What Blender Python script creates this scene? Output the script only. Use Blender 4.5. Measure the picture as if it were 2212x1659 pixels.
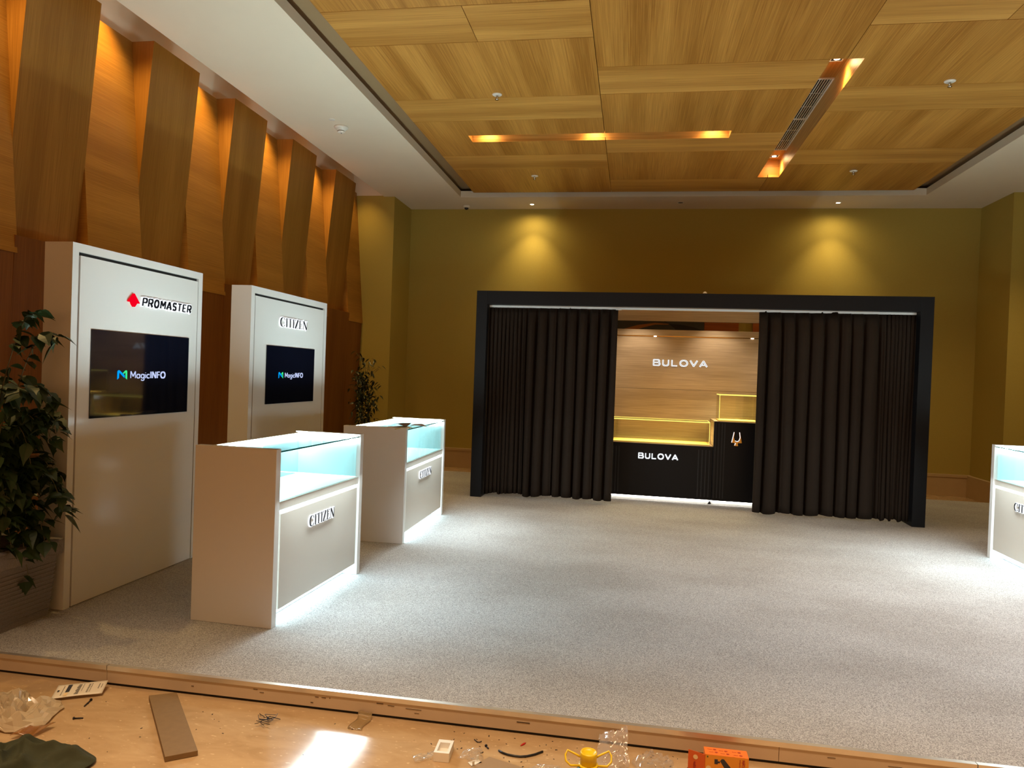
import bpy, bmesh, math, random
from mathutils import Vector, Matrix
S = bpy.context.scene
C = S.collection
for o in list(bpy.data.objects):
    bpy.data.objects.remove(o)
random.seed(7)
PI = math.pi

# ---------------------------------------------------------------- camera
F_PX, YAW, PITCH, ROLL, EYE = 1560.3, -0.164856, -0.0133688, 0.035993, 1.49
fw = Vector((math.sin(YAW)*math.cos(PITCH), math.cos(YAW)*math.cos(PITCH), math.sin(PITCH)))
r0 = Vector((math.cos(YAW), -math.sin(YAW), 0))
u0 = r0.cross(fw)
rt = r0*math.cos(ROLL) + u0*math.sin(ROLL)
up = -r0*math.sin(ROLL) + u0*math.cos(ROLL)
cam = bpy.data.objects.new('camera', bpy.data.cameras.new('camera'))
cam.data.sensor_width = 36.0
cam.data.sensor_fit = 'HORIZONTAL'
cam.data.lens = F_PX/2212*36.0
cam.data.clip_start = 0.05
cam.matrix_world = Matrix(((rt.x, up.x, -fw.x, 0), (rt.y, up.y, -fw.y, 0), (rt.z, up.z, -fw.z, EYE), (0, 0, 0, 1)))
C.objects.link(cam)
S.camera = cam

# ---------------------------------------------------------------- world, exposure
W = bpy.data.worlds.new('world')
S.world = W
W.use_nodes = True
W.node_tree.nodes['Background'].inputs[0].default_value = (1.0, 0.50, 0.18, 1)
W.node_tree.nodes['Background'].inputs[1].default_value = 0.85
S.view_settings.view_transform = 'Standard'
S.view_settings.look = 'None'
S.view_settings.exposure = 0.0
S.view_settings.gamma = 1.0
S.view_settings.use_curve_mapping = False
S.cycles.use_denoising = True
S.cycles.max_bounces = 8
S.cycles.transparent_max_bounces = 16
S.cycles.sample_clamp_indirect = 6.0
S.cycles.caustics_reflective = False
S.cycles.caustics_refractive = False


def area(name, loc, target, size, size_y, power, color):
    l = bpy.data.lights.new(name, 'AREA')
    l.shape = 'RECTANGLE'
    l.size, l.size_y, l.energy, l.color = size, size_y, power, color
    o = bpy.data.objects.new(name, l)
    o.location = loc
    o.rotation_euler = (Vector(target)-Vector(loc)).to_track_quat('-Z', 'Y').to_euler()
    C.objects.link(o)
    return o


def spot(name, loc, target, power, color, angle, blend=0.5, r=0.03):
    l = bpy.data.lights.new(name, 'SPOT')
    l.energy, l.color, l.spot_size, l.spot_blend, l.shadow_soft_size = power, color, math.radians(angle), blend, r
    o = bpy.data.objects.new(name, l)
    o.location = loc
    o.rotation_euler = (Vector(target)-Vector(loc)).to_track_quat('-Z', 'Y').to_euler()
    C.objects.link(o)
    return o


WARM = (1.0, 0.62, 0.27)
NEUT = (1.0, 0.86, 0.68)
# area light added over the near marble, standing in for the lobby light
lob = area('lobby_fill', (-0.2, 1.75, 3.95), (-0.2, 1.95, 0.0), 5.0, 0.4, 46, (1.0, 0.72, 0.44))
lob.data.spread = math.radians(54)
# unseen spots added above the frame to brighten the platform carpet
for px_, py_, pw_ in ((1.75, 4.5, 520), (3.4, 4.4, 420)):
    spot('platform_fill', (px_, py_, 4.0), (px_+0.5, py_+0.1, 0), pw_, (1.0, 0.96, 0.91), 88, 1.0, 0.08)
spot('corner_spot', (4.45, 8.7, 4.0), (4.45, 8.9, 0), 120, (1.0, 0.70, 0.36), 110, 1.0, 0.05)
spot('corner_spot', (-3.0, 9.2, 4.0), (-3.1, 9.5, 0), 22, (1.0, 0.70, 0.36), 110, 1.0, 0.05)  # added spot, lifts the left back corner and column

# ---------------------------------------------------------------- materials
MATS = {}


def srgb(r, g, b):
    f = lambda c: (c/255/12.92) if c/255 <= 0.04045 else ((c/255+0.055)/1.055)**2.4
    return (f(r), f(g), f(b))


def new_mat(name):
    m = bpy.data.materials.new(name)
    m.use_nodes = True
    MATS[name] = m
    nt = m.node_tree
    return m, nt, nt.nodes['Principled BSDF']


def lnk(nt, a, b):
    nt.links.new(a, b)


def mat(name, col, rough=0.5, metal=0.0, spec=0.5, noise=0.0, nscale=20.0, bump=0.0, coat=0.0):
    """plain paint / plastic / metal with a little procedural unevenness"""
    m, nt, b = new_mat(name)
    b.inputs['Base Color'].default_value = (*col, 1)
    b.inputs['Roughness'].default_value = rough
    b.inputs['Metallic'].default_value = metal
    b.inputs['Specular IOR Level'].default_value = spec
    b.inputs['Coat Weight'].default_value = coat
    b.inputs['Coat Roughness'].default_value = 0.05
    if noise or bump:
        tc = nt.nodes.new('ShaderNodeTexCoord')
        n = nt.nodes.new('ShaderNodeTexNoise')
        n.inputs['Scale'].default_value = nscale
        n.inputs['Detail'].default_value = 4
        lnk(nt, tc.outputs['Object'], n.inputs['Vector'])
        if noise:
            mx = nt.nodes.new('ShaderNodeMix')
            mx.data_type = 'RGBA'
            mx.inputs['A'].default_value = (*[c*(1-noise) for c in col], 1)
            mx.inputs['B'].default_value = (*[min(1, c*(1+noise)) for c in col], 1)
            lnk(nt, n.outputs['Fac'], mx.inputs['Factor'])
            lnk(nt, mx.outputs['Result'], b.inputs['Base Color'])
        if bump:
            bp = nt.nodes.new('ShaderNodeBump')
            bp.inputs['Strength'].default_value = bump
            bp.inputs['Distance'].default_value = 0.01
            lnk(nt, n.outputs['Fac'], bp.inputs['Height'])
            lnk(nt, bp.outputs['Normal'], b.inputs['Normal'])
    return m


def emit(name, col, strength):
    m, nt, b = new_mat(name)
    nt.nodes.remove(b)
    e = nt.nodes.new('ShaderNodeEmission')
    e.inputs[0].default_value = (*col, 1)
    e.inputs[1].default_value = strength
    lnk(nt, e.outputs[0], nt.nodes['Material Output'].inputs[0])
    return m


def wood(name, dark, light, rough=0.42, fine=70.0, along=1.6, leaf=0.0, spec=0.35):
    """veneer: grain runs along U of the UV map (metres)"""
    m, nt, b = new_mat(name)
    uv = nt.nodes.new('ShaderNodeUVMap')
    mp = nt.nodes.new('ShaderNodeMapping')
    mp.inputs['Scale'].default_value = (along, fine, 1)
    lnk(nt, uv.outputs[0], mp.inputs[0])
    n = nt.nodes.new('ShaderNodeTexNoise')
    n.inputs['Scale'].default_value = 1.0
    n.inputs['Detail'].default_value = 5
    n.inputs['Distortion'].default_value = 0.4
    lnk(nt, mp.outputs[0], n.inputs['Vector'])
    mp2 = nt.nodes.new('ShaderNodeMapping')
    mp2.inputs['Scale'].default_value = (0.25, 4.5, 1)
    lnk(nt, uv.outputs[0], mp2.inputs[0])
    n2 = nt.nodes.new('ShaderNodeTexNoise')
    n2.inputs['Scale'].default_value = 1.0
    n2.inputs['Detail'].default_value = 2
    lnk(nt, mp2.outputs[0], n2.inputs['Vector'])
    add = nt.nodes.new('ShaderNodeMath')
    add.operation = 'ADD'
    lnk(nt, n.outputs['Fac'], add.inputs[0])
    lnk(nt, n2.outputs['Fac'], add.inputs[1])
    last = add.outputs[0]
    if leaf:
        sep = nt.nodes.new('ShaderNodeSeparateXYZ')
        lnk(nt, uv.outputs[0], sep.inputs[0])
        dv = nt.nodes.new('ShaderNodeMath'); dv.operation = 'DIVIDE'; dv.inputs[1].default_value = leaf
        lnk(nt, sep.outputs[1], dv.inputs[0])
        fl = nt.nodes.new('ShaderNodeMath'); fl.operation = 'FLOOR'
        lnk(nt, dv.outputs[0], fl.inputs[0])
        wn = nt.nodes.new('ShaderNodeTexWhiteNoise'); wn.noise_dimensions = '1D'
        lnk(nt, fl.outputs[0], wn.inputs['W'])
        ml = nt.nodes.new('ShaderNodeMath'); ml.operation = 'MULTIPLY_ADD'
        ml.inputs[1].default_value = 0.15
        lnk(nt, wn.outputs[0], ml.inputs[0])
        lnk(nt, last, ml.inputs[2])
        last = ml.outputs[0]
    cr = nt.nodes.new('ShaderNodeValToRGB')
    cr.color_ramp.elements[0].position = 0.62
    cr.color_ramp.elements[0].color = (*dark, 1)
    cr.color_ramp.elements[1].position = 1.45 if leaf else 1.35
    cr.color_ramp.elements[1].position = 1.0
    cr.color_ramp.elements[1].color = (*light, 1)
    hv = nt.nodes.new('ShaderNodeMath'); hv.operation = 'MULTIPLY'; hv.inputs[1].default_value = 0.74
    lnk(nt, last, hv.inputs[0])
    lnk(nt, hv.outputs[0], cr.inputs[0])
    lnk(nt, cr.outputs[0], b.inputs['Base Color'])
    b.inputs['Roughness'].default_value = rough
    b.inputs['Specular IOR Level'].default_value = spec
    return m


def schlick(nt, f0, f90, p=4.0):
    lw = nt.nodes.new('ShaderNodeLayerWeight'); lw.inputs[0].default_value = 0.5
    pw = nt.nodes.new('ShaderNodeMath'); pw.operation = 'POWER'; pw.inputs[1].default_value = p
    lnk(nt, lw.outputs['Facing'], pw.inputs[0])
    ma = nt.nodes.new('ShaderNodeMath'); ma.operation = 'MULTIPLY_ADD'
    ma.inputs[1].default_value = f90-f0; ma.inputs[2].default_value = f0
    lnk(nt, pw.outputs[0], ma.inputs[0])
    return ma


def glass(name, tint=(1, 1, 1), refl=0.06, rough=0.0):
    m, nt, b = new_mat(name)
    nt.nodes.remove(b)
    t = nt.nodes.new('ShaderNodeBsdfTransparent'); t.inputs[0].default_value = (*tint, 1)
    g = nt.nodes.new('ShaderNodeBsdfGlossy'); g.inputs['Roughness'].default_value = rough
    ad = schlick(nt, refl, 0.75)
    mx = nt.nodes.new('ShaderNodeMixShader')
    lnk(nt, ad.outputs[0], mx.inputs[0]); lnk(nt, t.outputs[0], mx.inputs[1]); lnk(nt, g.outputs[0], mx.inputs[2])
    lnk(nt, mx.outputs[0], nt.nodes['Material Output'].inputs[0])
    return m


def plastic_film(name, body=(0.85, 0.83, 0.8), opac=0.12):
    m, nt, b = new_mat(name)
    nt.nodes.remove(b)
    t = nt.nodes.new('ShaderNodeBsdfTransparent'); t.inputs[0].default_value = (0.98, 0.97, 0.95, 1)
    d = nt.nodes.new('ShaderNodeBsdfTranslucent'); d.inputs[0].default_value = (*body, 1)
    d2 = nt.nodes.new('ShaderNodeBsdfDiffuse'); d2.inputs[0].default_value = (*body, 1)
    ms = nt.nodes.new('ShaderNodeMixShader'); ms.inputs[0].default_value = 0.6
    lnk(nt, d.outputs[0], ms.inputs[1]); lnk(nt, d2.outputs[0], ms.inputs[2])
    m1 = nt.nodes.new('ShaderNodeMixShader'); m1.inputs[0].default_value = opac
    lnk(nt, t.outputs[0], m1.inputs[1]); lnk(nt, ms.outputs[0], m1.inputs[2])
    g = nt.nodes.new('ShaderNodeBsdfGlossy'); g.inputs['Roughness'].default_value = 0.12
    f = schlick(nt, 0.06, 0.8)
    m2 = nt.nodes.new('ShaderNodeMixShader')
    lnk(nt, f.outputs[0], m2.inputs[0]); lnk(nt, m1.outputs[0], m2.inputs[1]); lnk(nt, g.outputs[0], m2.inputs[2])
    lnk(nt, m2.outputs[0], nt.nodes['Material Output'].inputs[0])
    return m


def carpet_mat():
    m, nt, b = new_mat('carpet')
    tc = nt.nodes.new('ShaderNodeTexCoord')
    n = nt.nodes.new('ShaderNodeTexNoise'); n.inputs['Scale'].default_value = 240; n.inputs['Detail'].default_value = 3
    n.inputs['Roughness'].default_value = 0.75
    n2 = nt.nodes.new('ShaderNodeTexNoise'); n2.inputs['Scale'].default_value = 1.4; n2.inputs['Detail'].default_value = 5
    mp = nt.nodes.new('ShaderNodeMapping'); mp.inputs['Scale'].default_value = (0.7, 1.2, 1)
    lnk(nt, tc.outputs['Object'], n.inputs['Vector'])
    lnk(nt, tc.outputs['Object'], mp.inputs[0]); lnk(nt, mp.outputs[0], n2.inputs['Vector'])
    cr = nt.nodes.new('ShaderNodeValToRGB')
    cr.color_ramp.elements[0].position = 0.33; cr.color_ramp.elements[0].color = (0.12, 0.116, 0.112, 1)
    cr.color_ramp.elements[1].position = 0.68; cr.color_ramp.elements[1].color = (0.66, 0.645, 0.635, 1)
    lnk(nt, n.outputs['Fac'], cr.inputs[0])
    mx = nt.nodes.new('ShaderNodeMix'); mx.data_type = 'RGBA'; mx.blend_type = 'MULTIPLY'
    cr2 = nt.nodes.new('ShaderNodeValToRGB')
    cr2.color_ramp.elements[0].position = 0.35; cr2.color_ramp.elements[0].color = (0.84, 0.82, 0.80, 1)
    cr2.color_ramp.elements[1].position = 0.6; cr2.color_ramp.elements[1].color = (1, 1, 1, 1)
    lnk(nt, n2.outputs['Fac'], cr2.inputs[0])
    mx.inputs['Factor'].default_value = 1
    lnk(nt, cr.outputs[0], mx.inputs['A']); lnk(nt, cr2.outputs[0], mx.inputs['B'])
    lnk(nt, mx.outputs['Result'], b.inputs['Base Color'])
    b.inputs['Roughness'].default_value = 0.95
    b.inputs['Specular IOR Level'].default_value = 0.1
    bp = nt.nodes.new('ShaderNodeBump'); bp.inputs['Strength'].default_value = 0.35; bp.inputs['Distance'].default_value = 0.004
    lnk(nt, n.outputs['Fac'], bp.inputs['Height']); lnk(nt, bp.outputs[0], b.inputs['Normal'])
    return m


def marble_mat():
    m, nt, b = new_mat('marble')
    tc = nt.nodes.new('ShaderNodeTexCoord')
    mp = nt.nodes.new('ShaderNodeMapping'); mp.inputs['Rotation'].default_value = (0, 0, 0.5); mp.inputs['Scale'].default_value = (1.2, 3.2, 1)
    lnk(nt, tc.outputs['Object'], mp.inputs[0])
    n = nt.nodes.new('ShaderNodeTexNoise'); n.inputs['Scale'].default_value = 3.2; n.inputs['Detail'].default_value = 9
    n.inputs['Roughness'].default_value = 0.6; n.inputs['Distortion'].default_value = 0.9
    lnk(nt, mp.outputs[0], n.inputs['Vector'])
    cr = nt.nodes.new('ShaderNodeValToRGB')
    cr.color_ramp.elements[0].position = 0.35; cr.color_ramp.elements[0].color = (0.41, 0.265, 0.135, 1)
    cr.color_ramp.elements[1].position = 0.72; cr.color_ramp.elements[1].color = (0.53, 0.365, 0.20, 1)
    e = cr.color_ramp.elements.new(0.5); e.color = (0.47, 0.31, 0.165, 1)
    lnk(nt, n.outputs['Fac'], cr.inputs[0])
    # pale shell-like flecks
    v = nt.nodes.new('ShaderNodeTexNoise'); v.inputs['Scale'].default_value = 26; v.inputs['Detail'].default_value = 6
    lnk(nt, mp.outputs[0], v.inputs['Vector'])
    c2 = nt.nodes.new('ShaderNodeValToRGB')
    c2.color_ramp.elements[0].position = 0.64; c2.color_ramp.elements[0].color = (0, 0, 0, 1)
    c2.color_ramp.elements[1].position = 0.70; c2.color_ramp.elements[1].color = (1, 1, 1, 1)
    lnk(nt, v.outputs['Fac'], c2.inputs[0])
    mx = nt.nodes.new('ShaderNodeMix'); mx.data_type = 'RGBA'; mx.inputs['B'].default_value = (0.68, 0.5, 0.3, 1)
    lnk(nt, c2.outputs[0], mx.inputs['Factor']); lnk(nt, cr.outputs[0], mx.inputs['A'])
    lnk(nt, mx.outputs['Result'], b.inputs['Base Color'])
    b.inputs['Roughness'].default_value = 0.12
    b.inputs['Specular IOR Level'].default_value = 0.5
    return m


CARPET = carpet_mat()
MARBLE = marble_mat()
WOODC = wood('ceiling_veneer', srgb(170, 117, 50), srgb(214, 161, 84), leaf=0.21, fine=110)
WOODC2 = wood('ceiling_veneer_dark', srgb(158, 105, 40), srgb(203, 148, 72), leaf=0.24, fine=110)
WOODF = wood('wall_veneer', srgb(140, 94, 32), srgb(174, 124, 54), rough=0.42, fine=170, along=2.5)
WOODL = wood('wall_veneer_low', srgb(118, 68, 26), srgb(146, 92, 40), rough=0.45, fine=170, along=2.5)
WOODB = wood('booth_veneer', srgb(156, 130, 100), srgb(196, 168, 134), rough=0.5, fine=120, along=2.5)
WOODBOARD = mat('mdf_board', srgb(124, 98, 64), 0.7, noise=0.12, nscale=40)
PLASTER = mat('plaster', (0.80, 0.70, 0.55), 0.85, noise=0.03, nscale=3)
DARKREC = mat('dark_recess', (0.34, 0.22, 0.11), 0.9)
GREEN = mat('wallcover_olive', (0.42, 0.325, 0.075), 0.75, spec=0.2, noise=0.06, nscale=90)
SKIRT = mat('baseboard_stone', (0.50, 0.36, 0.19), 0.5, noise=0.1, nscale=6)
WHITE = mat('white_gloss', (0.74, 0.73, 0.715), 0.13, spec=0.5, coat=0.0)
WHITEM = mat('white_matt', (0.78, 0.78, 0.77), 0.5)
DISPTINT = mat('display_led_tint', (0.56, 0.86, 0.90), 0.5)  # white case interior with the cyan LED glow put into its colour
BEIGE = mat('beige_gloss', (0.64, 0.595, 0.53), 0.12, spec=0.5)
BLACKGAP = mat('black_gap', (0.006, 0.006, 0.007), 0.6)
SCREEN = mat('screen_glass', (0.004, 0.005, 0.012), 0.04, spec=0.6)
BOOTHBLK = mat('booth_black', (0.006, 0.0065, 0.0085), 0.5, spec=0.2, noise=0.15, nscale=60)
PEDBLK = mat('pedestal_black', (0.006, 0.0055, 0.0065), 0.4, spec=0.2)
CURTAIN = mat('curtain_cloth', (0.021, 0.0135, 0.009), 0.8, spec=0.15, noise=0.12, nscale=300)
GLASS = glass('case_glass', (0.97, 1.0, 0.99), 0.03)
GLASSY = glass('amber_glass', (1.0, 0.985, 0.86), 0.04)
GEDGE = mat('glass_edge', (0.01, 0.10, 0.09), 0.1, spec=0.6)
LED = emit('led_cool', (0.74, 0.96, 1.0), 95.0)
LEDB = emit('led_base', (0.62, 0.91, 1.0), 17.0)
LEDSOFT = emit('led_border', (0.74, 0.96, 1.0), 4.0)
LEDW = emit('led_warmwhite', (1.0, 0.95, 0.85), 14.0)
LEDY = emit('led_amber', (1.0, 0.82, 0.16), 1.5)
GLOWW = emit('halo_white', (0.93, 0.97, 1.0), 1.15)
GLOWR = emit('halo_red', (1.0, 0.0, 0.015), 0.9)
LENS = emit('lamp_lens', (1.0, 0.82, 0.55), 14.0)
SCRTXT = emit('screen_text', (0.60, 0.68, 1.0), 0.95)
SCRBLUE = emit('screen_blue', (0.0, 0.36, 1.0), 1.0)
SCRGREEN = emit('screen_green', (0.05, 0.85, 0.28), 1.0)
LETTER = mat('letter_face', (0.03, 0.033, 0.05), 0.25, metal=0.6)
LETTERG = mat('letter_face_grey', (0.25, 0.27, 0.33), 0.3, metal=0.3)
GOLD = mat('gold', (0.75, 0.45, 0.10), 0.25, metal=1.0)
METAL = mat('brushed_trim', (0.80, 0.75, 0.68), 0.3, metal=0.8, noise=0.1, nscale=12)
FASCIA = mat('step_fascia', (0.56, 0.44, 0.32), 0.6, noise=0.06, nscale=8)
SCUFF = mat('scuff', (0.06, 0.035, 0.02), 0.8)
CHROME = mat('chrome', (0.6, 0.58, 0.55), 0.2, metal=1.0)
WPLAST = mat('white_plastic', (0.78, 0.75, 0.68), 0.4)
BPLAST = mat('black_plastic', (0.01, 0.01, 0.012), 0.35)
LEAF = mat('leaf', (0.022, 0.047, 0.012), 0.45, noise=0.5, nscale=14, spec=0.5)
STEM = mat('stem', (0.12, 0.11, 0.05), 0.6)
LEAFD = mat('leaf_dark', (0.020, 0.029, 0.010), 0.35, noise=0.5, nscale=20, spec=0.5)
POT = mat('planter_grey', (0.23, 0.21, 0.212), 0.8, noise=0.35, nscale=160, bump=0.3)
SOIL = mat('soil', (0.02, 0.014, 0.01), 0.95, noise=0.4, nscale=60)
FILM = plastic_film('clear_film', opac=0.2)
TANFILM = plastic_film('tan_film', (0.80, 0.66, 0.46), 0.86)
AMBER = plastic_film('amber_film', (0.5, 0.22, 0.06), 0.5)
CLOTH = mat('green_cloth', (0.030, 0.031, 0.010), 0.9, noise=0.2, nscale=200)
FOAM = mat('white_foam', (0.80, 0.75, 0.68), 0.5)
CARDG = mat('grey_card', srgb(150, 124, 92), 0.7)
PAPER = mat('packet_paper', (0.70, 0.62, 0.50), 0.35)
INK = mat('ink_dark', (0.02, 0.02, 0.035), 0.5)
ORANGE = mat('box_orange', (0.80, 0.17, 0.015), 0.45)
ORANGED = mat('box_orange_deep', (0.60, 0.10, 0.012), 0.5)
AMBERP = mat('box_amber', (0.70, 0.27, 0.02), 0.45)
REDINK = mat('ink_red', (0.35, 0.02, 0.015), 0.5)
CREAM = mat('print_cream', (0.75, 0.55, 0.30), 0.5)
YELLOW = mat('cap_yellow', (0.72, 0.50, 0.008), 0.35)
BOTTLE = mat('bottle_green', (0.005, 0.09, 0.04), 0.15, spec=0.6)
RED = mat('red_scrap', (0.5, 0.01, 0.01), 0.5)
STEEL = mat('dark_steel', (0.05, 0.045, 0.05), 0.4, metal=0.7)
TAPE = plastic_film('tape_film', (0.6, 0.42, 0.2), 0.45)
MURALG = mat('mural_grey', (0.05, 0.05, 0.045), 0.7, noise=0.2, nscale=9)
MURALO = mat('mural_orange', (0.36, 0.13, 0.02), 0.6)
MURALD = mat('mural_black', (0.01, 0.009, 0.008), 0.6)
WOODO = wood('orange_veneer', srgb(150, 78, 18), srgb(180, 100, 30))


# ---------------------------------------------------------------- mesh helpers
class MB:
    """collects faces (with UVs in metres) and links them as ONE mesh object"""
    def __init__(self):
        self.bm = bmesh.new()
        self.uv = self.bm.loops.layers.uv.new('UVMap')

    def face(self, pts, uvs=None, mi=0, smooth=False):
        vs = [self.bm.verts.new(p) for p in pts]
        try:
            f = self.bm.faces.new(vs)
        except ValueError:
            return None
        f.material_index = mi
        f.smooth = smooth
        if uvs:
            for l, t in zip(f.loops, uvs):
                l[self.uv].uv = t
        return f

    def box(self, x0, x1, y0, y1, z0, z1, grain='x', mi=0, off=None):
        """box with grain axis for its UVs"""
        if off is None:
            off = (random.random()*40, random.random()*40)
        P = [(x0, y0, z0), (x1, y0, z0), (x1, y1, z0), (x0, y1, z0), (x0, y0, z1), (x1, y0, z1), (x1, y1, z1), (x0, y1, z1)]
        for f in ((0, 3, 2, 1), (4, 5, 6, 7), (0, 1, 5, 4), (1, 2, 6, 5), (2, 3, 7, 6), (3, 0, 4, 7)):
            self.pface([P[i] for i in f], grain, mi, off)

    def pface(self, pts, grain='x', mi=0, off=(0, 0)):
        n = (Vector(pts[1])-Vector(pts[0])).cross(Vector(pts[2])-Vector(pts[1]))
        ax = max(range(3), key=lambda i: abs(n[i]))
        oth = [i for i in range(3) if i != ax]
        g = 'xyz'.index(grain)
        if g in oth:
            a = g; b_ = [i for i in oth if i != g][0]
        else:
            a, b_ = oth
        self.face(pts, [(p[a]+off[0], p[b_]+off[1]) for p in pts], mi)

    def hexa(self, b4, t4, grain='z', mi=0, off=None):
        """bottom 4 (ccw from above) + top 4"""
        if off is None:
            off = (random.random()*40, random.random()*40)
        P = list(b4)+list(t4)
        for f in ((0, 3, 2, 1), (4, 5, 6, 7), (0, 1, 5, 4), (1, 2, 6, 5), (2, 3, 7, 6), (3, 0, 4, 7)):
            self.pface([P[i] for i in f], grain, mi, off)

    def prism(self, poly, depth, M=None, mi=0):
        """2D outline (x right, y up) extruded along z (out); M maps to 3D"""
        M = M or Matrix()
        a = [M @ Vector((x, y, 0)) for x, y in poly]
        b = [M @ Vector((x, y, depth)) for x, y in poly]
        self.face(b, mi=mi)
        self.face(a[::-1], mi=mi)
        n = len(poly)
        for i in range(n):
            j = (i+1) % n
            self.face([a[i], a[j], b[j], b[i]], mi=mi)

    def lathe(self, prof, M=None, seg=24, mi=0, smooth=True):
        M = M or Matrix()
        rings = []
        for r, z in prof:
            rings.append([M @ Vector((r*math.cos(2*PI*k/seg), r*math.sin(2*PI*k/seg), z)) for k in range(seg)])
        for a, b in zip(rings, rings[1:]):
            for k in range(seg):
                j = (k+1) % seg
                self.face([a[k], a[j], b[j], b[k]], mi=mi, smooth=smooth)
        self.face(rings[0][::-1], mi=mi)
        self.face(rings[-1], mi=mi)

    def tube(self, pts, r, seg=8, mi=0, taper=None):
        pts = [Vector(p) for p in pts]
        rings = []
        for i, p in enumerate(pts):
            d = (pts[min(i+1, len(pts)-1)]-pts[max(i-1, 0)])
            if d.length < 1e-9:
                d = Vector((0, 0, 1))
            d.normalize()
            a = d.cross(Vector((0, 0, 1)))
            if a.length < 1e-3:
                a = d.cross(Vector((1, 0, 0)))
            a.normalize()
            b = d.cross(a)
            rr = r if taper is None else r*(1+(taper-1)*i/max(1, len(pts)-1))
            rings.append([p+(a*math.cos(2*PI*k/seg)+b*math.sin(2*PI*k/seg))*rr for k in range(seg)])
        for a, b in zip(rings, rings[1:]):
            for k in range(seg):
                j = (k+1) % seg
                self.face([a[k], a[j], b[j], b[k]], mi=mi, smooth=True)
        self.face(rings[0][::-1], mi=mi)
        self.face(rings[-1], mi=mi)

    def grid(self, fn, nu, nv, mi=0, smooth=True, uvs=None):
        V = [[self.bm.verts.new(fn(i/nu, j/nv)) for j in range(nv+1)] for i in range(nu+1)]
        for i in range(nu):
            for j in range(nv):
                f = self.bm.faces.new((V[i][j], V[i+1][j], V[i+1][j+1], V[i][j+1]))
                f.smooth = smooth
                f.material_index = mi

    def build(self, name, mats, parent=None, merge=True, bevel=0.0, recalc=True):
        if merge:
            bmesh.ops.remove_doubles(self.bm, verts=self.bm.verts, dist=1e-5)
        if recalc:
            bmesh.ops.recalc_face_normals(self.bm, faces=self.bm.faces)
        me = bpy.data.meshes.new(name)
        self.bm.to_mesh(me)
        self.bm.free()
        for m in (mats if isinstance(mats, (list, tuple)) else [mats]):
            me.materials.append(m)
        o = bpy.data.objects.new(name, me)
        C.objects.link(o)
        if parent:
            o.parent = parent
        if bevel:
            md = o.modifiers.new('bevel', 'BEVEL')
            md.width = bevel; md.segments = 2; md.limit_method = 'ANGLE'
        return o


def tag(o, label=None, cat=None, group=None, kind=None):
    if label: o['label'] = label
    if cat: o['category'] = cat
    if group: o['group'] = group
    if kind: o['kind'] = kind
    return o


def thing(name, label, cat, loc=(0, 0, 0), rz=0.0, group=None):
    o = bpy.data.objects.new(name, None)
    o.empty_display_size = 0.1
    o.location = loc
    o.rotation_euler = (0, 0, rz)
    C.objects.link(o)
    return tag(o, label, cat, group)


def struct(o):
    o['kind'] = 'structure'
    return o


def boxo(name, m, parent, *a, bevel=0.0, grain='x'):
    b = MB(); b.box(*a, grain=grain)
    return b.build(name, m, parent, bevel=bevel)


def copy_tree(o, parent=None):
    c = o.copy()
    C.objects.link(c)
    c.parent = parent
    for ch in list(o.children):
        copy_tree(ch, c)
    return c


def frame_at(o, right, out_, upv=(0, 0, 1)):
    """matrix taking (x right, y up, z out) to 3D"""
    r, u, n = Vector(right), Vector(upv), Vector(out_)
    return Matrix(((r.x, u.x, n.x, o[0]), (r.y, u.y, n.y, o[1]), (r.z, u.z, n.z, o[2]), (0, 0, 0, 1)))


# ---------------------------------------------------------------- lettering
def text_mesh(body, w, h, extrude, offset=0.0, shear=0.0, spacing=1.0):
    """built-in font text scaled to w x h (cap box), origin at lower-left, lying in x-y with z out"""
    cu = bpy.data.curves.new('tmp_text', 'FONT')
    cu.body = body
    cu.size = 1.0
    cu.shear = shear
    cu.space_character = spacing
    cu.resolution_u = 6
    ob = bpy.data.objects.new('tmp_text', cu)
    C.objects.link(ob)
    bpy.context.view_layer.update()
    dg = bpy.context.evaluated_depsgraph_get()
    me0 = bpy.data.meshes.new_from_object(ob.evaluated_get(dg))
    xs = [v.co.x for v in me0.vertices]; ys = [v.co.y for v in me0.vertices]
    x0, x1, y0, y1 = min(xs), max(xs), min(ys), max(ys)
    bpy.data.meshes.remove(me0)
    cap = h if callable(h) is False else h(y1-y0)
    y_ref0, y_ref1 = (0.0, y1) if any(c in body for c in 'gjpqy') else (y0, y1)
    sx = w/(x1-x0); sy = cap/(y_ref1-y_ref0)
    cu.offset = offset/((sx+sy)/2)
    cu.extrude = 0.5
    bpy.context.view_layer.update()
    dg = bpy.context.evaluated_depsgraph_get()
    me = bpy.data.meshes.new_from_object(ob.evaluated_get(dg))
    for v in me.vertices:
        v.co = Vector(((v.co.x-x0)*sx, (v.co.y-y_ref0)*sy, (v.co.z+0.5)*extrude))
    bpy.data.objects.remove(ob)
    bpy.data.curves.remove(cu)
    return me


def put_mesh(name, me, M, m, parent):
    me.transform(M)
    me.name = name
    me.materials.clear()
    me.materials.append(m)
    for p in me.polygons:
        p.material_index = 0
    o = bpy.data.objects.new(name, me)
    C.objects.link(o)
    o.parent = parent
    return o


def arc(cx, cy, rx, ry, a0, a1, n, w):
    P = [(cx+rx*math.cos(math.radians(a0+(a1-a0)*i/n)), cy+ry*math.sin(math.radians(a0+(a1-a0)*i/n))) for i in range(n+1)]
    return [(*P[i], *P[i+1], w(math.radians(a0+(a1-a0)*(i+0.5)/n)) if callable(w) else w) for i in range(n)]


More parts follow.
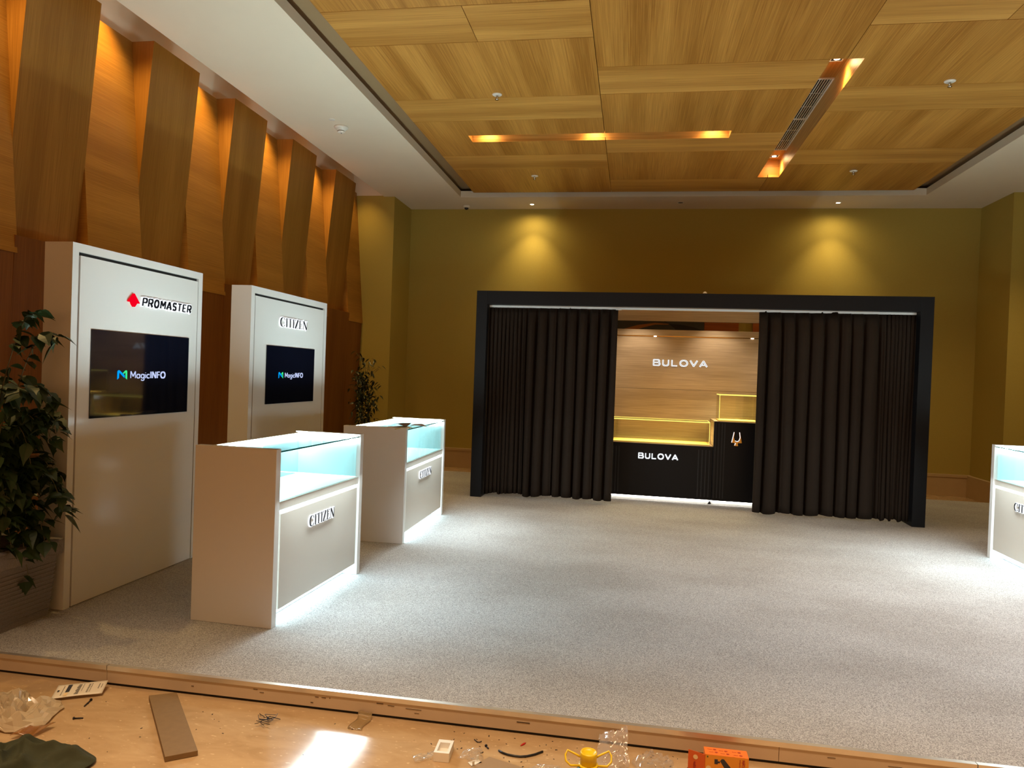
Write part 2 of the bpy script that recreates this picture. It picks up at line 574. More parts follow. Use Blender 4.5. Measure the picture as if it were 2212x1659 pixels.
def serif_glyphs():
    T, t, s = 0.13, 0.035, 0.03       # thick, thin, serif height (unit cap height)
    I = [(0.11, 0, 0.11, 1, T), (0, s/2, 0.22, s/2, s), (0, 1-s/2, 0.22, 1-s/2, s)]
    Tt = [(0.27, 0, 0.27, 1, T), (0.15, s/2, 0.39, s/2, s), (0, 0.975, 0.54, 0.975, 0.05), (0.02, 0.86, 0.02, 0.98, 0.035), (0.52, 0.86, 0.52, 0.98, 0.035)]
    Z = [(0.06, 0.02, 0.44, 0.98, T), (0.0, 0.02, 0.50, 0.02, 0.04), (0.02, 0.98, 0.49, 0.98, 0.04), (0.03, 0.84, 0.03, 0.98, 0.035), (0.49, 0.02, 0.49, 0.17, 0.035)]
    E = [(0.11, 0, 0.11, 1, T), (0.0, 0.02, 0.46, 0.02, 0.04), (0.0, 0.98, 0.44, 0.98, 0.04), (0.1, 0.52, 0.33, 0.52, 0.04), (0.44, 0.02, 0.46, 0.17, 0.035), (0.43, 0.85, 0.43, 0.98, 0.035), (0.33, 0.43, 0.33, 0.61, 0.03)]
    N = [(0.09, 0, 0.09, 1, t), (0.62, 0, 0.62, 1, t), (0.10, 0.98, 0.60, 0.03, T), (0, s/2, 0.19, s/2, s), (0.52, 1-s/2, 0.72, 1-s/2, s), (0.0, 1-s/2, 0.14, 1-s/2, s)]
    Cc = arc(0.36, 0.5, 0.32, 0.50, 42, 318, 30, lambda a: 0.035+0.10*max(0, -math.cos(a))**0.8) + [(0.60, 0.70, 0.60, 0.93, 0.03), (0.60, 0.08, 0.60, 0.27, 0.03)]
    return {'C': (Cc, 0.66), 'I': (I, 0.22), 'T': (Tt, 0.54), 'Z': (Z, 0.51), 'E': (E, 0.47), 'N': (N, 0.72)}


def sans_glyphs(w=0.16):
    B = [(0.08, 0.08, 0.08, 0.92, w), (0.08, 0.92, 0.62, 0.92, w), (0.08, 0.52, 0.68, 0.52, w), (0.08, 0.08, 0.68, 0.08, w)] + arc(0.62, 0.72, 0.20, 0.20, 90, -90, 8, w) + arc(0.68, 0.30, 0.22, 0.22, 90, -90, 8, w)
    U = [(0.08, 0.92, 0.08, 0.36, w), (0.80, 0.92, 0.80, 0.36, w), (0.36, 0.08, 0.52, 0.08, w)] + arc(0.36, 0.36, 0.28, 0.28, 180, 270, 6, w) + arc(0.52, 0.36, 0.28, 0.28, 270, 360, 6, w)
    L = [(0.08, 0.08, 0.08, 0.92, w), (0.08, 0.08, 0.74, 0.08, w)]
    O = arc(0.52, 0.5, 0.46, 0.43, 0, 360, 28, w)
    V = [(0.04, 0.92, 0.48, 0.10, w), (0.92, 0.92, 0.48, 0.10, w)]
    A = [(0.04, 0.08, 0.48, 0.90, w), (0.92, 0.08, 0.48, 0.90, w), (0.24, 0.30, 0.72, 0.30, w)]
    return {'B': (B, 0.94), 'U': (U, 0.88), 'L': (L, 0.80), 'O': (O, 1.04), 'V': (V, 0.96), 'A': (A, 0.96)}


def strokes_word(word, glyphs, w, h, M, depth, grow=0.0, zoff=0.0, gap=0.12, shrink=1.0):
    """word of stroke letters filling w x h; grow widens every stroke (metres)"""
    tot = sum(glyphs[c][1] for c in word)+gap*(len(word)-1)
    sx = w/tot
    b = MB()
    x = 0.0
    for c in word:
        for (xa, ya, xb, yb, t) in glyphs[c][0]:
            a = Vector(((x+xa)*sx, ya*h, 0)); e = Vector(((x+xb)*sx, yb*h, 0))
            d = e-a
            L = d.length
            if L < 1e-7:
                continue
            d /= L
            n = Vector((-d.y, d.x, 0))
            tw = t*shrink*(abs(n.x)*sx+abs(n.y)*h)/2+grow
            ex = grow+0.15*tw
            q = [a-d*ex-n*tw, e+d*ex-n*tw, e+d*ex+n*tw, a-d*ex+n*tw]
            b.prism([(p.x, p.y) for p in q], depth, M @ Matrix.Translation((0, 0, zoff)))
        x += glyphs[c][1]+gap
    return b


def bold_glyphs(w=0.17):
    P = [(.10, .06, .10, .94, w), (.10, .92, .36, .92, w), (.10, .46, .36, .46, w)]+arc(.36, .69, .20, .23, 90, -90, 8, w)
    R = P+[(.34, .46, .56, .06, w)]
    O = arc(.33, .5, .24, .43, 0, 360, 24, w)
    M = [(.10, .06, .10, .94, w), (.64, .06, .64, .94, w), (.12, .92, .37, .38, w*.9), (.62, .92, .37, .38, w*.9)]
    A = [(.04, .06, .31, .94, w), (.58, .06, .31, .94, w), (.14, .30, .48, .30, w*.8)]
    S_ = arc(.30, .71, .20, .215, 25, 270, 10, w)+arc(.30, .285, .20, .215, 90, -150, 10, w)
    T = [(.28, .06, .28, .94, w), (.04, .92, .52, .92, w)]
    E = [(.10, .06, .10, .94, w), (.10, .92, .48, .92, w*.9), (.10, .5, .44, .5, w*.9), (.10, .08, .48, .08, w*.9)]
    return {'P': (P, .58), 'R': (R, .62), 'O': (O, .66), 'M': (M, .74), 'A': (A, .62), 'S': (S_, .58), 'T': (T, .56), 'E': (E, .54)}


def screen_glyphs(t=0.105, w=0.155):
    M = [(.06, .05, .06, .95, t), (.68, .05, .68, .95, t), (.07, .94, .37, .30, t), (.67, .94, .37, .30, t)]
    a = arc(.26, .31, .21, .27, 0, 360, 18, t)+[(.47, .06, .47, .58, t)]
    g_ = arc(.26, .31, .21, .27, 0, 360, 18, t)+[(.47, -.06, .47, .58, t)]+arc(.26, -.08, .21, .20, 0, -155, 9, t)
    i = [(.06, .05, .06, .57, t), (.06, .78, .06, .80, t*1.2)]
    c = arc(.26, .31, .21, .27, 48, 312, 14, t)
    I = [(.08, .06, .08, .94, w)]
    N = [(.08, .06, .08, .94, w), (.56, .06, .56, .94, w), (.10, .92, .54, .08, w*.9)]
    F = [(.08, .06, .08, .94, w), (.08, .92, .44, .92, w*.9), (.08, .52, .40, .52, w*.9)]
    O = arc(.38, .5, .32, .43, 0, 360, 24, w)
    return {'M': (M, .74), 'a': (a, .53), 'g': (g_, .53), 'i': (i, .12), 'c': (c, .46), 'I': (I, .16), 'N': (N, .64), 'F': (F, .46), 'O': (O, .76)}


SERIF, SANS, BOLD, SCRF = serif_glyphs(), sans_glyphs(0.13), bold_glyphs(), screen_glyphs()


def lit_word(parent, name, word, glyphs, w, h, M, halo, face, grow, gap, shrink=1.0, d=0.014):
    hl = strokes_word(word, glyphs, w, h, M, d, grow, gap=gap).build(name, halo, parent, merge=False, recalc=False)
    tot = sum(glyphs[c][1] for c in word)+gap*(len(word)-1)
    x = 0.0
    for c in word:                                   # one dark face per letter
        lw = glyphs[c][1]*w/tot
        strokes_word(c, glyphs, lw, h, M @ Matrix.Translation((x*w/tot, 0, 0)), 0.002, -grow*0.15, zoff=d+0.0005, gap=gap, shrink=shrink).build('letter_face', face, hl, merge=False, recalc=False)
        x += glyphs[c][1]+gap
    return hl


# ================================================================ STRUCTURE
CARP = 0.09                      # carpeted platform height
ZS, ZW = 4.045, 4.05             # soffit, wood ceiling
YB = 11.05                       # back wall
# floor of the lobby
b = MB(); b.box(-4.4, 6.0, -5.0, 11.3, -0.08, 0.0)
struct(b.build('floor', MARBLE))

# --- ceiling: soffit frame with lip, dark recess, wood panels
ceil = struct(thing('ceiling', None, None)); del_keys = None
b = MB()
b.box(-3.715, -2.57, -4.0, 11.3, ZS, 4.137)
b.box(3.725, 5.6, -4.0, 11.3, ZS, 4.137)
b.box(-2.57, 3.725, 10.30, 11.3, ZS, 4.137)
b.box(-4.5, -3.60, -4.0, 11.3, 4.42, 4.50)           # cove ceiling above the panelled wall
b.box(-3.70, -3.60, -4.0, 11.3, 4.137, 4.42)
b.build('soffit', PLASTER, ceil)
b = MB(); b.box(-3.6, 5.6, -4.0, 11.3, 4.40, 4.45)
for q_ in ((-3.6, -2.36, -4.0, 11.3), (3.52, 5.6, -4.0, 11.3), (-2.36, 3.52, 10.09, 11.3)):
    b.box(*q_, 4.19, 4.21)
b.build('recess_top', DARKREC, ceil)


def rect_minus(rects, hole):
    out = []
    hx0, hx1, hy0, hy1 = hole
    for (x0, x1, y0, y1) in rects:
        if hx0 >= x1 or hx1 <= x0 or hy0 >= y1 or hy1 <= y0:
            out.append((x0, x1, y0, y1)); continue
        if y0 < hy0: out.append((x0, x1, y0, hy0))
        if hy1 < y1: out.append((x0, x1, hy1, y1))
        a, c = max(y0, hy0), min(y1, hy1)
        if x0 < hx0: out.append((x0, hx0, a, c))
        if hx1 < x1: out.append((hx1, x1, a, c))
    return out


SLOT1 = (-1.848, 0.90, 7.64, 7.86)
SLOT2 = (1.438, 1.69, 6.02, 9.385)
XW0, XS1, XS2, XW1, YW1 = -2.327, -0.384, 1.562, 3.49, 10.06
cols = [
    (XW0, XS1, [10.06, 8.915, 8.354, 7.193, 6.608, 5.486, 4.935, 3.80, 3.24, 2.1, 1.54, 0.4, -0.16, -1.3], 0),
    (XS1, XS2, [10.06, 9.45, 8.313, 7.725, 6.597, 6.02, 4.9, 4.32, 3.2, 2.62, 1.5, 0.92, -0.2, -1.3], 1),
    (XS2, XW1, [10.06, 8.85, 8.305, 7.17, 6.586, 5.476, 4.9, 3.78, 3.2, 2.08, 1.5, 0.38, -0.2, -1.3], 0),
]
b = MB()
g = 0.0028
for (x0, x1, ys, ph) in cols:
    for k in range(len(ys)-1):
        ya, yb = ys[k+1], ys[k]
        narrow = (k+ph) % 2 == 1
        parts = [(x0+g, x1-g, ya+g, yb-g)]
        if narrow and k == 5 and x0 == XW0:
            parts = [(x0+g, -1.277-g, ya+g, yb-g), (-1.277+g, x1-g, ya+g, yb-g)]
        if narrow and k == 5 and x0 == XS2:
            parts = [(x0+g, 2.45-g, ya+g, yb-g), (2.45+g, x1-g, ya+g, yb-g)]
        for part in parts:
            off = (random.random()*50, random.random()*50)
            rs = rect_minus(rect_minus([part], SLOT1), SLOT2)
            for (a, c, d, e) in rs:
                b.box(a, c, d, e, ZW, ZW+0.03, 'x' if narrow else 'y', mi=0 if narrow else 1, off=off)
b.build('wood_panel', [WOODC, WOODC2], ceil)


def slot_box(x0, x1, y0, y1, zt, name):
    b = MB(); t = 0.015
    b.box(x0-t, x0, y0-t, y1+t, ZW+0.0302, zt, 'y')
    b.box(x1, x1+t, y0-t, y1+t, ZW+0.0302, zt, 'y')
    b.box(x0, x1, y0-t, y0, ZW+0.0302, zt, 'x')
    b.box(x0, x1, y1, y1+t, ZW+0.0302, zt, 'x')
    b.box(x0-t, x1+t, y0-t, y1+t, zt, zt+t, 'y' if y1-y0 > x1-x0 else 'x')
    return b.build(name, WOODC, ceil)


slot_box(*SLOT1, 4.26, 'light_slot')
slot_box(*SLOT2, 4.26, 'light_slot')

# --- back wall, columns, right wall
b = MB(); b.box(-4.4, 6.0, YB, YB+0.2, 0, 4.6)
struct(b.build('wall_back', GREEN))
b = MB(); b.box(-4.4, -3.553, 10.235, YB, 0, 4.06); b.box(-4.4, -3.56, 10.236, YB, 4.06, 4.5, mi=1)
struct(b.build('column_left', [GREEN, PLASTER]))
b = MB(); b.box(4.718, 6.0, 10.172, YB, 0, 4.06)
struct(b.build('column_right', GREEN))
b = MB(); b.box(5.6, 5.8, -5.0, 10.172, 0, 4.5)
struct(b.build('wall_right', GREEN))
b = MB()
b.box(-3.553, 4.718, YB-0.05, YB, 0, 0.27); b.box(-3.553, 4.718, YB-0.062, YB, 0.27, 0.305)
struct(b.build('baseboard_back', SKIRT))
b = MB(); b.box(4.66, 4.718, 10.13, YB-0.05, 0, 0.30); b.box(4.66, 5.6, 10.12, 10.172, 0, 0.30)
struct(b.build('baseboard_right', SKIRT))

# --- left wall: leaning fins, folded panels, lower panels
wl = struct(thing('wall_left', None, None))
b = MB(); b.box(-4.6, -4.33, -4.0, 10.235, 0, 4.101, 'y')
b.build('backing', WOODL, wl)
b = MB(); b.box(-4.6, -4.20, -4.0, 10.235, 4.101, 4.5)
b.build('cove_plaster', PLASTER, wl)
FINS = [(5.345+1.2217*k, 5.976+1.2217*k) for k in range(-5, 4)]
FINS[-1] = (9.01, 9.70)
for k, (y0, y1) in enumerate(FINS):
    b = MB()
    b.hexa([(-4.33, y0, 2.28), (-4.10, y0, 2.28), (-4.10, y1, 2.28), (-4.33, y1, 2.28)][0:4],
           [(-4.33, y0, 4.10), (-3.944, y0, 4.10), (-3.944, y1, 4.10), (-4.33, y1, 4.10)], 'z')
    b.build('fin_panel', WOODF, wl)
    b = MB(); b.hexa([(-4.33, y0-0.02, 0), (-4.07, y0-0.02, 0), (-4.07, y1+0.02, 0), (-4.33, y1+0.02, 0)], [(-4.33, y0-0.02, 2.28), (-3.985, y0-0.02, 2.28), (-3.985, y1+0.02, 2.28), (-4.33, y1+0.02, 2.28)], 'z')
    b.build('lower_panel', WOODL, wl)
for k in range(len(FINS)):
    y0 = FINS[k][1]
    y1 = FINS[k+1][0] if k+1 < len(FINS) else 10.235
    b = MB(); o_ = (random.random()*40, random.random()*40)
    b.hexa([(-4.33, y0, 2.165), (-3.985, y0, 2.165), (-3.985, y1, 2.165), (-4.33, y1, 2.165)],
           [(-4.33, y0, 4.10), (-4.145, y0, 4.10), (-4.145, y1, 4.10), (-4.33, y1, 4.10)], 'y', off=o_)
    b.build('folded_panel', WOODF, wl)
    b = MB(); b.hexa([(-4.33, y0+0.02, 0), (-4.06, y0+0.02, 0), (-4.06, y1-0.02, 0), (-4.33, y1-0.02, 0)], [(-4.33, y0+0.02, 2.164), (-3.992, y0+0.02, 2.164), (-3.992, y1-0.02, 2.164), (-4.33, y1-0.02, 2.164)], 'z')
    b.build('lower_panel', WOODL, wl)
    yc = y0+0.17 if k+1 < len(FINS) else y0+0.15
    if y0 > 2.5:
        spot('cove_spot', (-3.95, yc, 4.40), (-4.03, yc+0.08, 2.2), 150 if k+1 < len(FINS) else 40, (1.0, 0.64, 0.22), 82, 1.0, 0.03)

# ================================================================ PLATFORM
plat = thing('stage_platform', 'low grey carpeted platform edged with a worn metal strip above a tan step face', 'platform')
YF = 2.948
b = MB(); b.box(-3.93, 5.4, YF+0.022, 9.94, 0.02, CARP-0.0002)
b.build('carpet', CARPET, plat)
b = MB()
segs = [(-3.93, -2.325), (-2.323, 0.62), (0.622, 1.33), (1.332, 5.4)]
for (x0, x1) in segs[:2]+[(0.622, 5.4)]:
    b.box(x0, x1, YF+0.004, YF+0.02, 0.012, CARP-0.019)
b.build('step_face', FASCIA, plat)
for (x0, x1) in [(-3.93, -2.325), (-2.322, 1.33), (1.333, 5.4)]:
    b = MB()
    b.box(x0, x1, YF, YF+0.004, CARP-0.020, CARP+0.0002)
    b.box(x0, x1, YF+0.004, YF+0.022, CARP-0.003, CARP+0.0002)
    b.build('metal_edge', METAL, plat)
b = MB(); b.box(-3.93, 5.4, YF+0.012, YF+0.02, 0.0, 0.013)
b.build('shadow_gap', BLACKGAP, plat)
# scuff marks on the step face
b = MB()
for (x, z, l, h) in [(-1.60, 0.058, .02, .002), (-1.57, .047, .02, .0015), (-1.31, .055, .016, .002), (-1.28, .055, .02, .002), (-1.245, .057, .006, .002), (-1.33, .028, .012, .003),
                     (-1.03, .058, .03, .0025), (-0.98, .054, .03, .0015), (-0.9, .05, .07, .0012), (-0.86, .035, .02, .001), (-0.42, .047, .055, .0035), (0.8, .05, .03, .001), (1.02, .043, .05, .001), (-1.9, .04, .012, .002)]:
    b = MB(); b.box(x, x+l, YF+0.0025, YF+0.0045, z, z+h)
    b.build('scuff', SCUFF, plat)

# ================================================================ DISPLAY TOTEMS
def totem(loc, w, frame, scr, label, group):
    t = thing('display_totem', label, 'display stand', loc, PI/2, group)
    H, D = 2.045, 0.175
    b = MB(); b.box(0, w, 0.024, D, 0, H)
    b.build('body', WHITE, t)
    b = MB(); b.box(frame, w-frame, 0.018, 0.026, 0.003, H-frame)
    b.build('recess', BLACKGAP, t)
    for (x0, x1, z0, z1) in ((0, frame, 0, H), (w-frame, w, 0, H), (frame, w-frame, H-frame-0.002, H)):
        b = MB(); b.box(x0, x1, 0, 0.024, z0, z1)
        b.build('frame_strip', WHITE, t)
    b = MB(); b.box(frame+0.013, w-frame-0.010, 0.0, 0.018, 0.004, H-frame-0.021)
    fp = b.build('front_panel', WHITE, t)
    x0, x1, z0, z1 = scr
    s = boxo('screen', SCREEN, t, x0, x1, -0.006, 0.004, z0, z1)
    return t, s


def screen_logo(s, x0, z0, z1, tx0, tx1):
    """M mark and wording shown on the screen"""
    M = frame_at((x0, -0.0075, z0), (1, 0, 0), (0, -1, 0))
    h = z1-z0; w = 0.086*h/0.057
    P = lambda pts: [(x*w, y*h) for x, y in pts]
    b = MB()
    b.prism(P([(0, 0), (0.17, 0.16), (0.19, 0.74), (0.72, 0.17), (0.76, 0.42), (0.24, 0.97), (0.12, 1.0), (0.04, 0.94), (0, 0.8)]), 0.0006, M)
    b.build('logo_blue', SCRBLUE, s)
    b = MB()
    b.prism(P([(1, 0), (0.83, 0.16), (0.82, 0.78), (0.64, 0.58), (0.56, 0.70), (0.80, 0.97), (0.92, 1.0), (0.98, 0.94), (1, 0.8)]), 0.0006, M)
    b.build('logo_green', SCRGREEN, s)
    cap = h*0.80
    tw = tx1-tx0
    M2 = frame_at((tx0, -0.0075, z0+h*0.12), (1, 0, 0), (0, -1, 0))
    strokes_word('MagicINFO', SCRF, tw, cap, M2, 0.0006, gap=0.075).build('wording', SCRTXT, s, merge=False, recalc=False)


GT = 'white display totems along the panelled wall'
t1, s1 = totem((-3.072, 3.54, CARP), 1.222, 0.046, (0.152, 1.072, 1.058, 1.572), 'tall white totem with red emblem and PROMASTER lettering above a black screen', GT)
screen_logo(s1, 0.367, 1.283, 1.340, 0.482, 0.822)
SH = Matrix(((1, 0.16, 0, 0), (0, 1, 0, 0), (0, 0, 1, 0), (0, 0, 0, 1)))
lit_word(t1, 'wordmark', 'PROMASTER', BOLD, 0.512, 0.056, frame_at((0.563, 0, 1.745), (1, 0, 0), (0, -1, 0)) @ SH, GLOWW, LETTER, 0.0042, 0.11, d=0.010)
b = MB()
E_ = [(0.0, 0.36), (0.5, 1.0), (1.0, 0.30), (0.82, 0.30), (0.76, 0.36), (0.70, 0.20), (0.56, 0.0), (0.44, 0.0), (0.30, 0.20), (0.24, 0.36), (0.16, 0.34)]
b.prism([(x*0.102, y*0.082) for x, y in E_], 0.014, frame_at((0.442, 0, 1.734), (1, 0, 0), (0, -1, 0)))
em = b.build('emblem', GLOWR, t1)

t2, s2 = totem((-3.062, 5.42, CARP), 1.46, 0.055, (0.265, 1.193, 1.071, 1.573), 'tall white totem with CITIZEN lettering above a black screen', GT)
screen_logo(s2, 0.480, 1.291, 1.347, 0.597, 0.952)
lit_word(t2, 'wordmark', 'CITIZEN', SERIF, 0.53, 0.078, frame_at((0.478, 0, 1.748), (1, 0, 0), (0, -1, 0)), GLOWW, LETTER, 0.0048, 0.12, d=0.010)

# ================================================================ DISPLAY COUNTERS
def counter(loc, rz, L, D, h, label, led=LED):
    t = thing('display_counter', label, 'display counter', loc, rz, 'white lit display counters')
    T = 0.047
    for x0 in (0, L-T):
        b = MB(); b.box(x0, x0+T, 0, D, 0, h)
        b.build('side_panel', WHITE, t, bevel=0.0015)
    zf = h-0.29                                     # display floor
    b = MB()
    b.box(T, L-T, 0.03, D-0.012, zf-0.02, zf)
    b.build('display_floor', DISPTINT, t)
    b = MB()
    b.box(T, L-T, D-0.024, D-0.022, zf, h-0.040)
    b.box(T, T+0.0015, 0.03, D-0.024, zf, h-0.040)
    b.box(L-T-0.0015, L-T, 0.03, D-0.024, zf, h-0.040)
    b.build('case_lining', DISPTINT, t)
    b = MB()
    b.box(T, L-T, D-0.022, D, 0.0, h-0.014)
    b.build('back_panel', WHITE, t)
    b = MB()
    b.box(T, L-T, 0.012, 0.05, zf-0.046, zf-0.001)
    b.build('rail', BEIGE, t)
    b = MB()
    b.box(T, L-T, 0.05, 0.09, 0.085, zf-0.046)
    b.build('cabinet', WHITEM, t)
    b = MB(); b.box(T, L-T, 0.10, 0.125, 0.004, 0.085)
    b.build('kickboard', WHITEM, t)
    pz1 = zf-0.068
    b = MB(); b.box(T+0.028, L-T-0.025, 0.006, 0.03, 0.080, pz1)
    fp = b.build('front_panel', BEIGE, t, bevel=0.001)
    # light border behind the front panel, and the line under it
    b = MB()
    b.box(T+0.001, T+0.024, 0.034, 0.048, 0.075, zf-0.048)
    b.box(L-T-0.022, L-T-0.001, 0.034, 0.048, 0.075, zf-0.048)
    b.box(T+0.024, L-T-0.022, 0.034, 0.048, pz1+0.002, zf-0.048)
    b.build('light_border', LEDSOFT, t)
    b = MB(); b.box(T+0.001, L-T-0.001, 0.035, 0.095, 0.078, 0.084)
    b.build('base_light', LEDB, t)
    b = MB(); b.box(T+0.03, L-T-0.09, 0.0335, 0.0345, pz1+0.010, pz1+0.0125)
    b.build('border_seam', mat('seam_blue', (0.15, 0.32, 0.42), 0.4) if 'seam_blue' not in MATS else MATS['seam_blue'], t)
    # glass
    b = MB(); b.box(T, L-T, 0.016, 0.022, zf, h-0.023)
    b.build('front_glass', GLASS, t)
    b = MB(); b.box(T, L-T, 0.012, D-0.004, h-0.022, h-0.015)
    b.build('top_glass', GLASS, t)
    b = MB(); b.box(T, L-T, 0.0105, 0.0118, h-0.0225, h-0.0145)
    b.build('glass_edge', GEDGE, t)
    # led strips round the top of the case
    b = MB()
    b.box(T+0.012, L-T-0.012, D-0.040, D-0.024, h-0.038, h-0.024)
    b.build('led_strip', led, t)
    for x0 in (T+0.001, L-T-0.015):
        b = MB(); b.box(x0, x0+0.014, 0.03, D-0.042, h-0.036, h-0.024)
        b.build('led_strip', led, t)
    # upward throw of the strips through the glass top, outward throw through the front
    for (lx, ly, tx, ty, tz, pw) in ((L/2, D-0.05, L/2, D-0.05, 5.0, 31), (L/2, -0.075, L/2, -1.07, h-0.75, 24)):
        l = area('case_throw', (lx, ly, h-0.030 if ly > 0 else h-0.15), (tx, ty, tz), L-0.14, 0.03 if ly > 0 else 0.22, pw, (0.80, 0.96, 1.0))
        l.parent = t
    M = frame_at((0.390/1.147*L, 0.006, 0.468), (1, 0, 0), (0, -1, 0))
    lit_word(t, 'wordmark', 'CITIZEN', SERIF, 0.325/1.147*L, 0.061, M, GLOWW, LETTER, 0.0034, 0.12, d=0.009)
    return t


counter((-1.844, 3.569, CARP), PI/2-0.038, 1.147, 0.483, 0.956, 'nearest white counter with lit CITIZEN panel and empty glass display case')
c2 = counter((-1.78, 5.592, CARP), PI/2+0.010, 1.297, 0.529, 0.936, 'white lit counter with paper scraps lying on its glass top, behind the nearest one')
counter((3.018, 6.687, CARP), -PI/2, 1.20, 0.50, 0.956, 'white lit CITIZEN counter cut off by the right edge of the photo')

# scraps lying on the second counter
GLZ = CARP+0.936-0.015
def scrap(name, label, pts, m, lift, cat='paper', base=None):
    """folded sheet: outline fan with a raised crease, given thickness"""
    base = GLZ+0.001 if base is None else base
    b = MB()
    n = len(pts)
    cx = sum(p[0] for p in pts)/n; cy = sum(p[1] for p in pts)/n
    tops = [(x, y, base+lift*(0.5+0.5*math.sin(i*2.3))) for i, (x, y) in enumerate(pts)]
    c_ = (cx, cy, base+lift*0.9)
    for i in range(n):
        b.face([tops[i], tops[(i+1) % n], c_])
    o = b.build(name, m)
    sd = o.modifiers.new('solid', 'SOLIDIFY'); sd.thickness = 0.002; sd.offset = 1
    return tag(o, label, cat)


scrap('paper_sheet', 'white paper sheet under the brown scraps on the second counter', [(-2.03, 5.70), (-1.95, 5.66), (-1.80, 5.60), (-1.80, 5.82), (-1.92, 5.95)], mat('paper_white', (0.75, 0.74, 0.68), 0.6), 0.006)
scrap('brown_wrapper', 'dark brown crumpled wrapper on the second counter', [(-1.96, 5.76), (-1.90, 5.72), (-1.84, 5.78), (-1.84, 5.92), (-1.90, 5.93)], mat('wrap_brown', (0.09, 0.055, 0.045), 0.6), 0.03, 'wrapper', GLZ+0.010)
scrap('pink_card', 'pinkish brown torn card beside the dark wrapper on the second counter', [(-1.83, 5.86), (-1.75, 5.80), (-1.70, 5.94), (-1.78, 6.02), (-1.83, 5.98)], mat('card_pink', (0.33, 0.22, 0.17), 0.6), 0.022, 'card', GLZ+0.006)
b = MB(); b.tube([(-1.86, 5.55, GLZ+0.006), (-1.82, 5.60, GLZ+0.016), (-1.80, 5.66, GLZ+0.008), (-1.79, 5.72, GLZ+0.005)], 0.004)
tag(b.build('plastic_strip', mat('strip_yellow', (0.5, 0.42, 0.16), 0.4)), 'thin yellowish strip near the front edge of the second counter top', 'strip')

# ================================================================ BOOTH
BO = (-1.769, 7.998, CARP); BR = -0.0245
bt = thing('curtained_booth', 'wide black framed booth with a wood back wall and white BULOVA lettering', 'booth', BO, BR)
H = 2.333; BW = 4.743; BD = 1.50
for x0 in (0, BW-0.125):
    b = MB(); b.box(x0, x0+0.125, 0, BD, 0, H, 'z')
    b.build('side_post', BOOTHBLK, bt, bevel=0.002)
b = MB(); b.box(0.125, BW-0.125, 0.0, 0.09, 2.182, H)
b.build('top_beam', BOOTHBLK, bt)
b = MB(); b.box(0.125, BW-0.125, 1.38, 1.44, 0, 1.282, 'x')
b.box(0.125, BW-0.125, 1.38, 1.44, 1.285, 1.945, 'x'); b.box(0.125, BW-0.125, 1.36, 1.44, 1.955, 2.031, 'x')
b.build('back_panel', WOODB, bt)
b = MB(); b.box(0.125, BW-0.125, 1.36, 1.44, 2.142, H, 'x')
b.build('header_panel', WOODB, bt)
b = MB(); b.box(0.125, BW-0.125, 1.385, 1.40, 1.944, 1.956)
b.build('gold_strip', GOLD, bt)
for u in (1.56+0.44, 1.56+1.62, 0.6, 4.0):
    b = MB(); b.box(u-0.016, u+0.016, 1.375, 1.386, 1.944, 1.951)
    b.build('strip_lamp', LEDW, bt)
b = MB(); b.box(0.13, BW-0.13, 0.10, 0.13, 2.158, 2.180)
b.build('curtain_track', WHITEM, bt)
b = MB(); b.box(1.56, 1.62, 0.092, 0.10, 2.150, 2.158); b.box(1.56, 1.575, 0.092, 0.10, 2.158, 2.176)
b.build('track_clip', WHITEM, bt)
lit_word(bt, 'wordmark', 'BULOVA', SANS, 0.665, 0.083, frame_at((1.985, 1.38, 1.574), (1, 0, 0), (0, -1, 0)), GLOWW, LETTERG, 0.0022, 0.30, shrink=0.36, d=0.010)
b = MB(); b.lathe([(0.022, 0), (0.022, 0.012), (0.014, 0.022), (0.002, 0.026)], Matrix.Translation((2.50, 0.04, H)), 16)
b.build('top_cap', WPLAST, bt)


def booth_pt(u, v, z):
    c_, s_ = math.cos(BR), math.sin(BR)
    return (BO[0]+u*c_-v*s_, BO[1]+u*s_+v*c_, z)


# pedestals
V0 = 0.56
def rect_slots(par, xs, z0, z1, y):
    for x in xs:
        b = MB(); b.box(x-0.006, x+0.006, y-0.0015, y+0.001, z0, z1)
        b.build('groove', BLACKGAP, par)


pl = thing('display_pedestal', 'long low black pedestal with BULOVA lettering under the flat amber case', 'pedestal', booth_pt(0.60, V0, CARP), BR, 'black pedestals in the booth')
wl_ = 2.690-0.60
b = MB(); b.box(0, wl_, 0, 0.62, 0.045, 0.655)
b.build('body', PEDBLK, pl, bevel=0.002)
b = MB(); b.box(0.003, wl_-0.003, 0.002, 0.618, 0.655, 0.661)
b.build('top_board', WOODB, pl)
b = MB(); b.box(0.02, wl_, 0.02, 0.60, 0.0, 0.045)
b.build('plinth', mat('plinth_white', (0.7, 0.7, 0.68), 0.5), pl)
b = MB(); b.box(0.0, wl_, 0.006, 0.014, 0.036, 0.044)
b.build('base_light', LEDW, pl)
rect_slots(pl, [0.965, 1.0, 1.033], 0.075, 0.61, 0); rect_slots(pl, [1.935, 1.975, 2.015, 2.055], 0.075, 0.615, 0)
lit_word(pl, 'wordmark', 'BULOVA', SANS, 0.448, 0.066, frame_at((1.256, 0, 0.480), (1, 0, 0), (0, -1, 0)), GLOWW, LETTERG, 0.0022, 0.28, shrink=0.15, d=0.010)

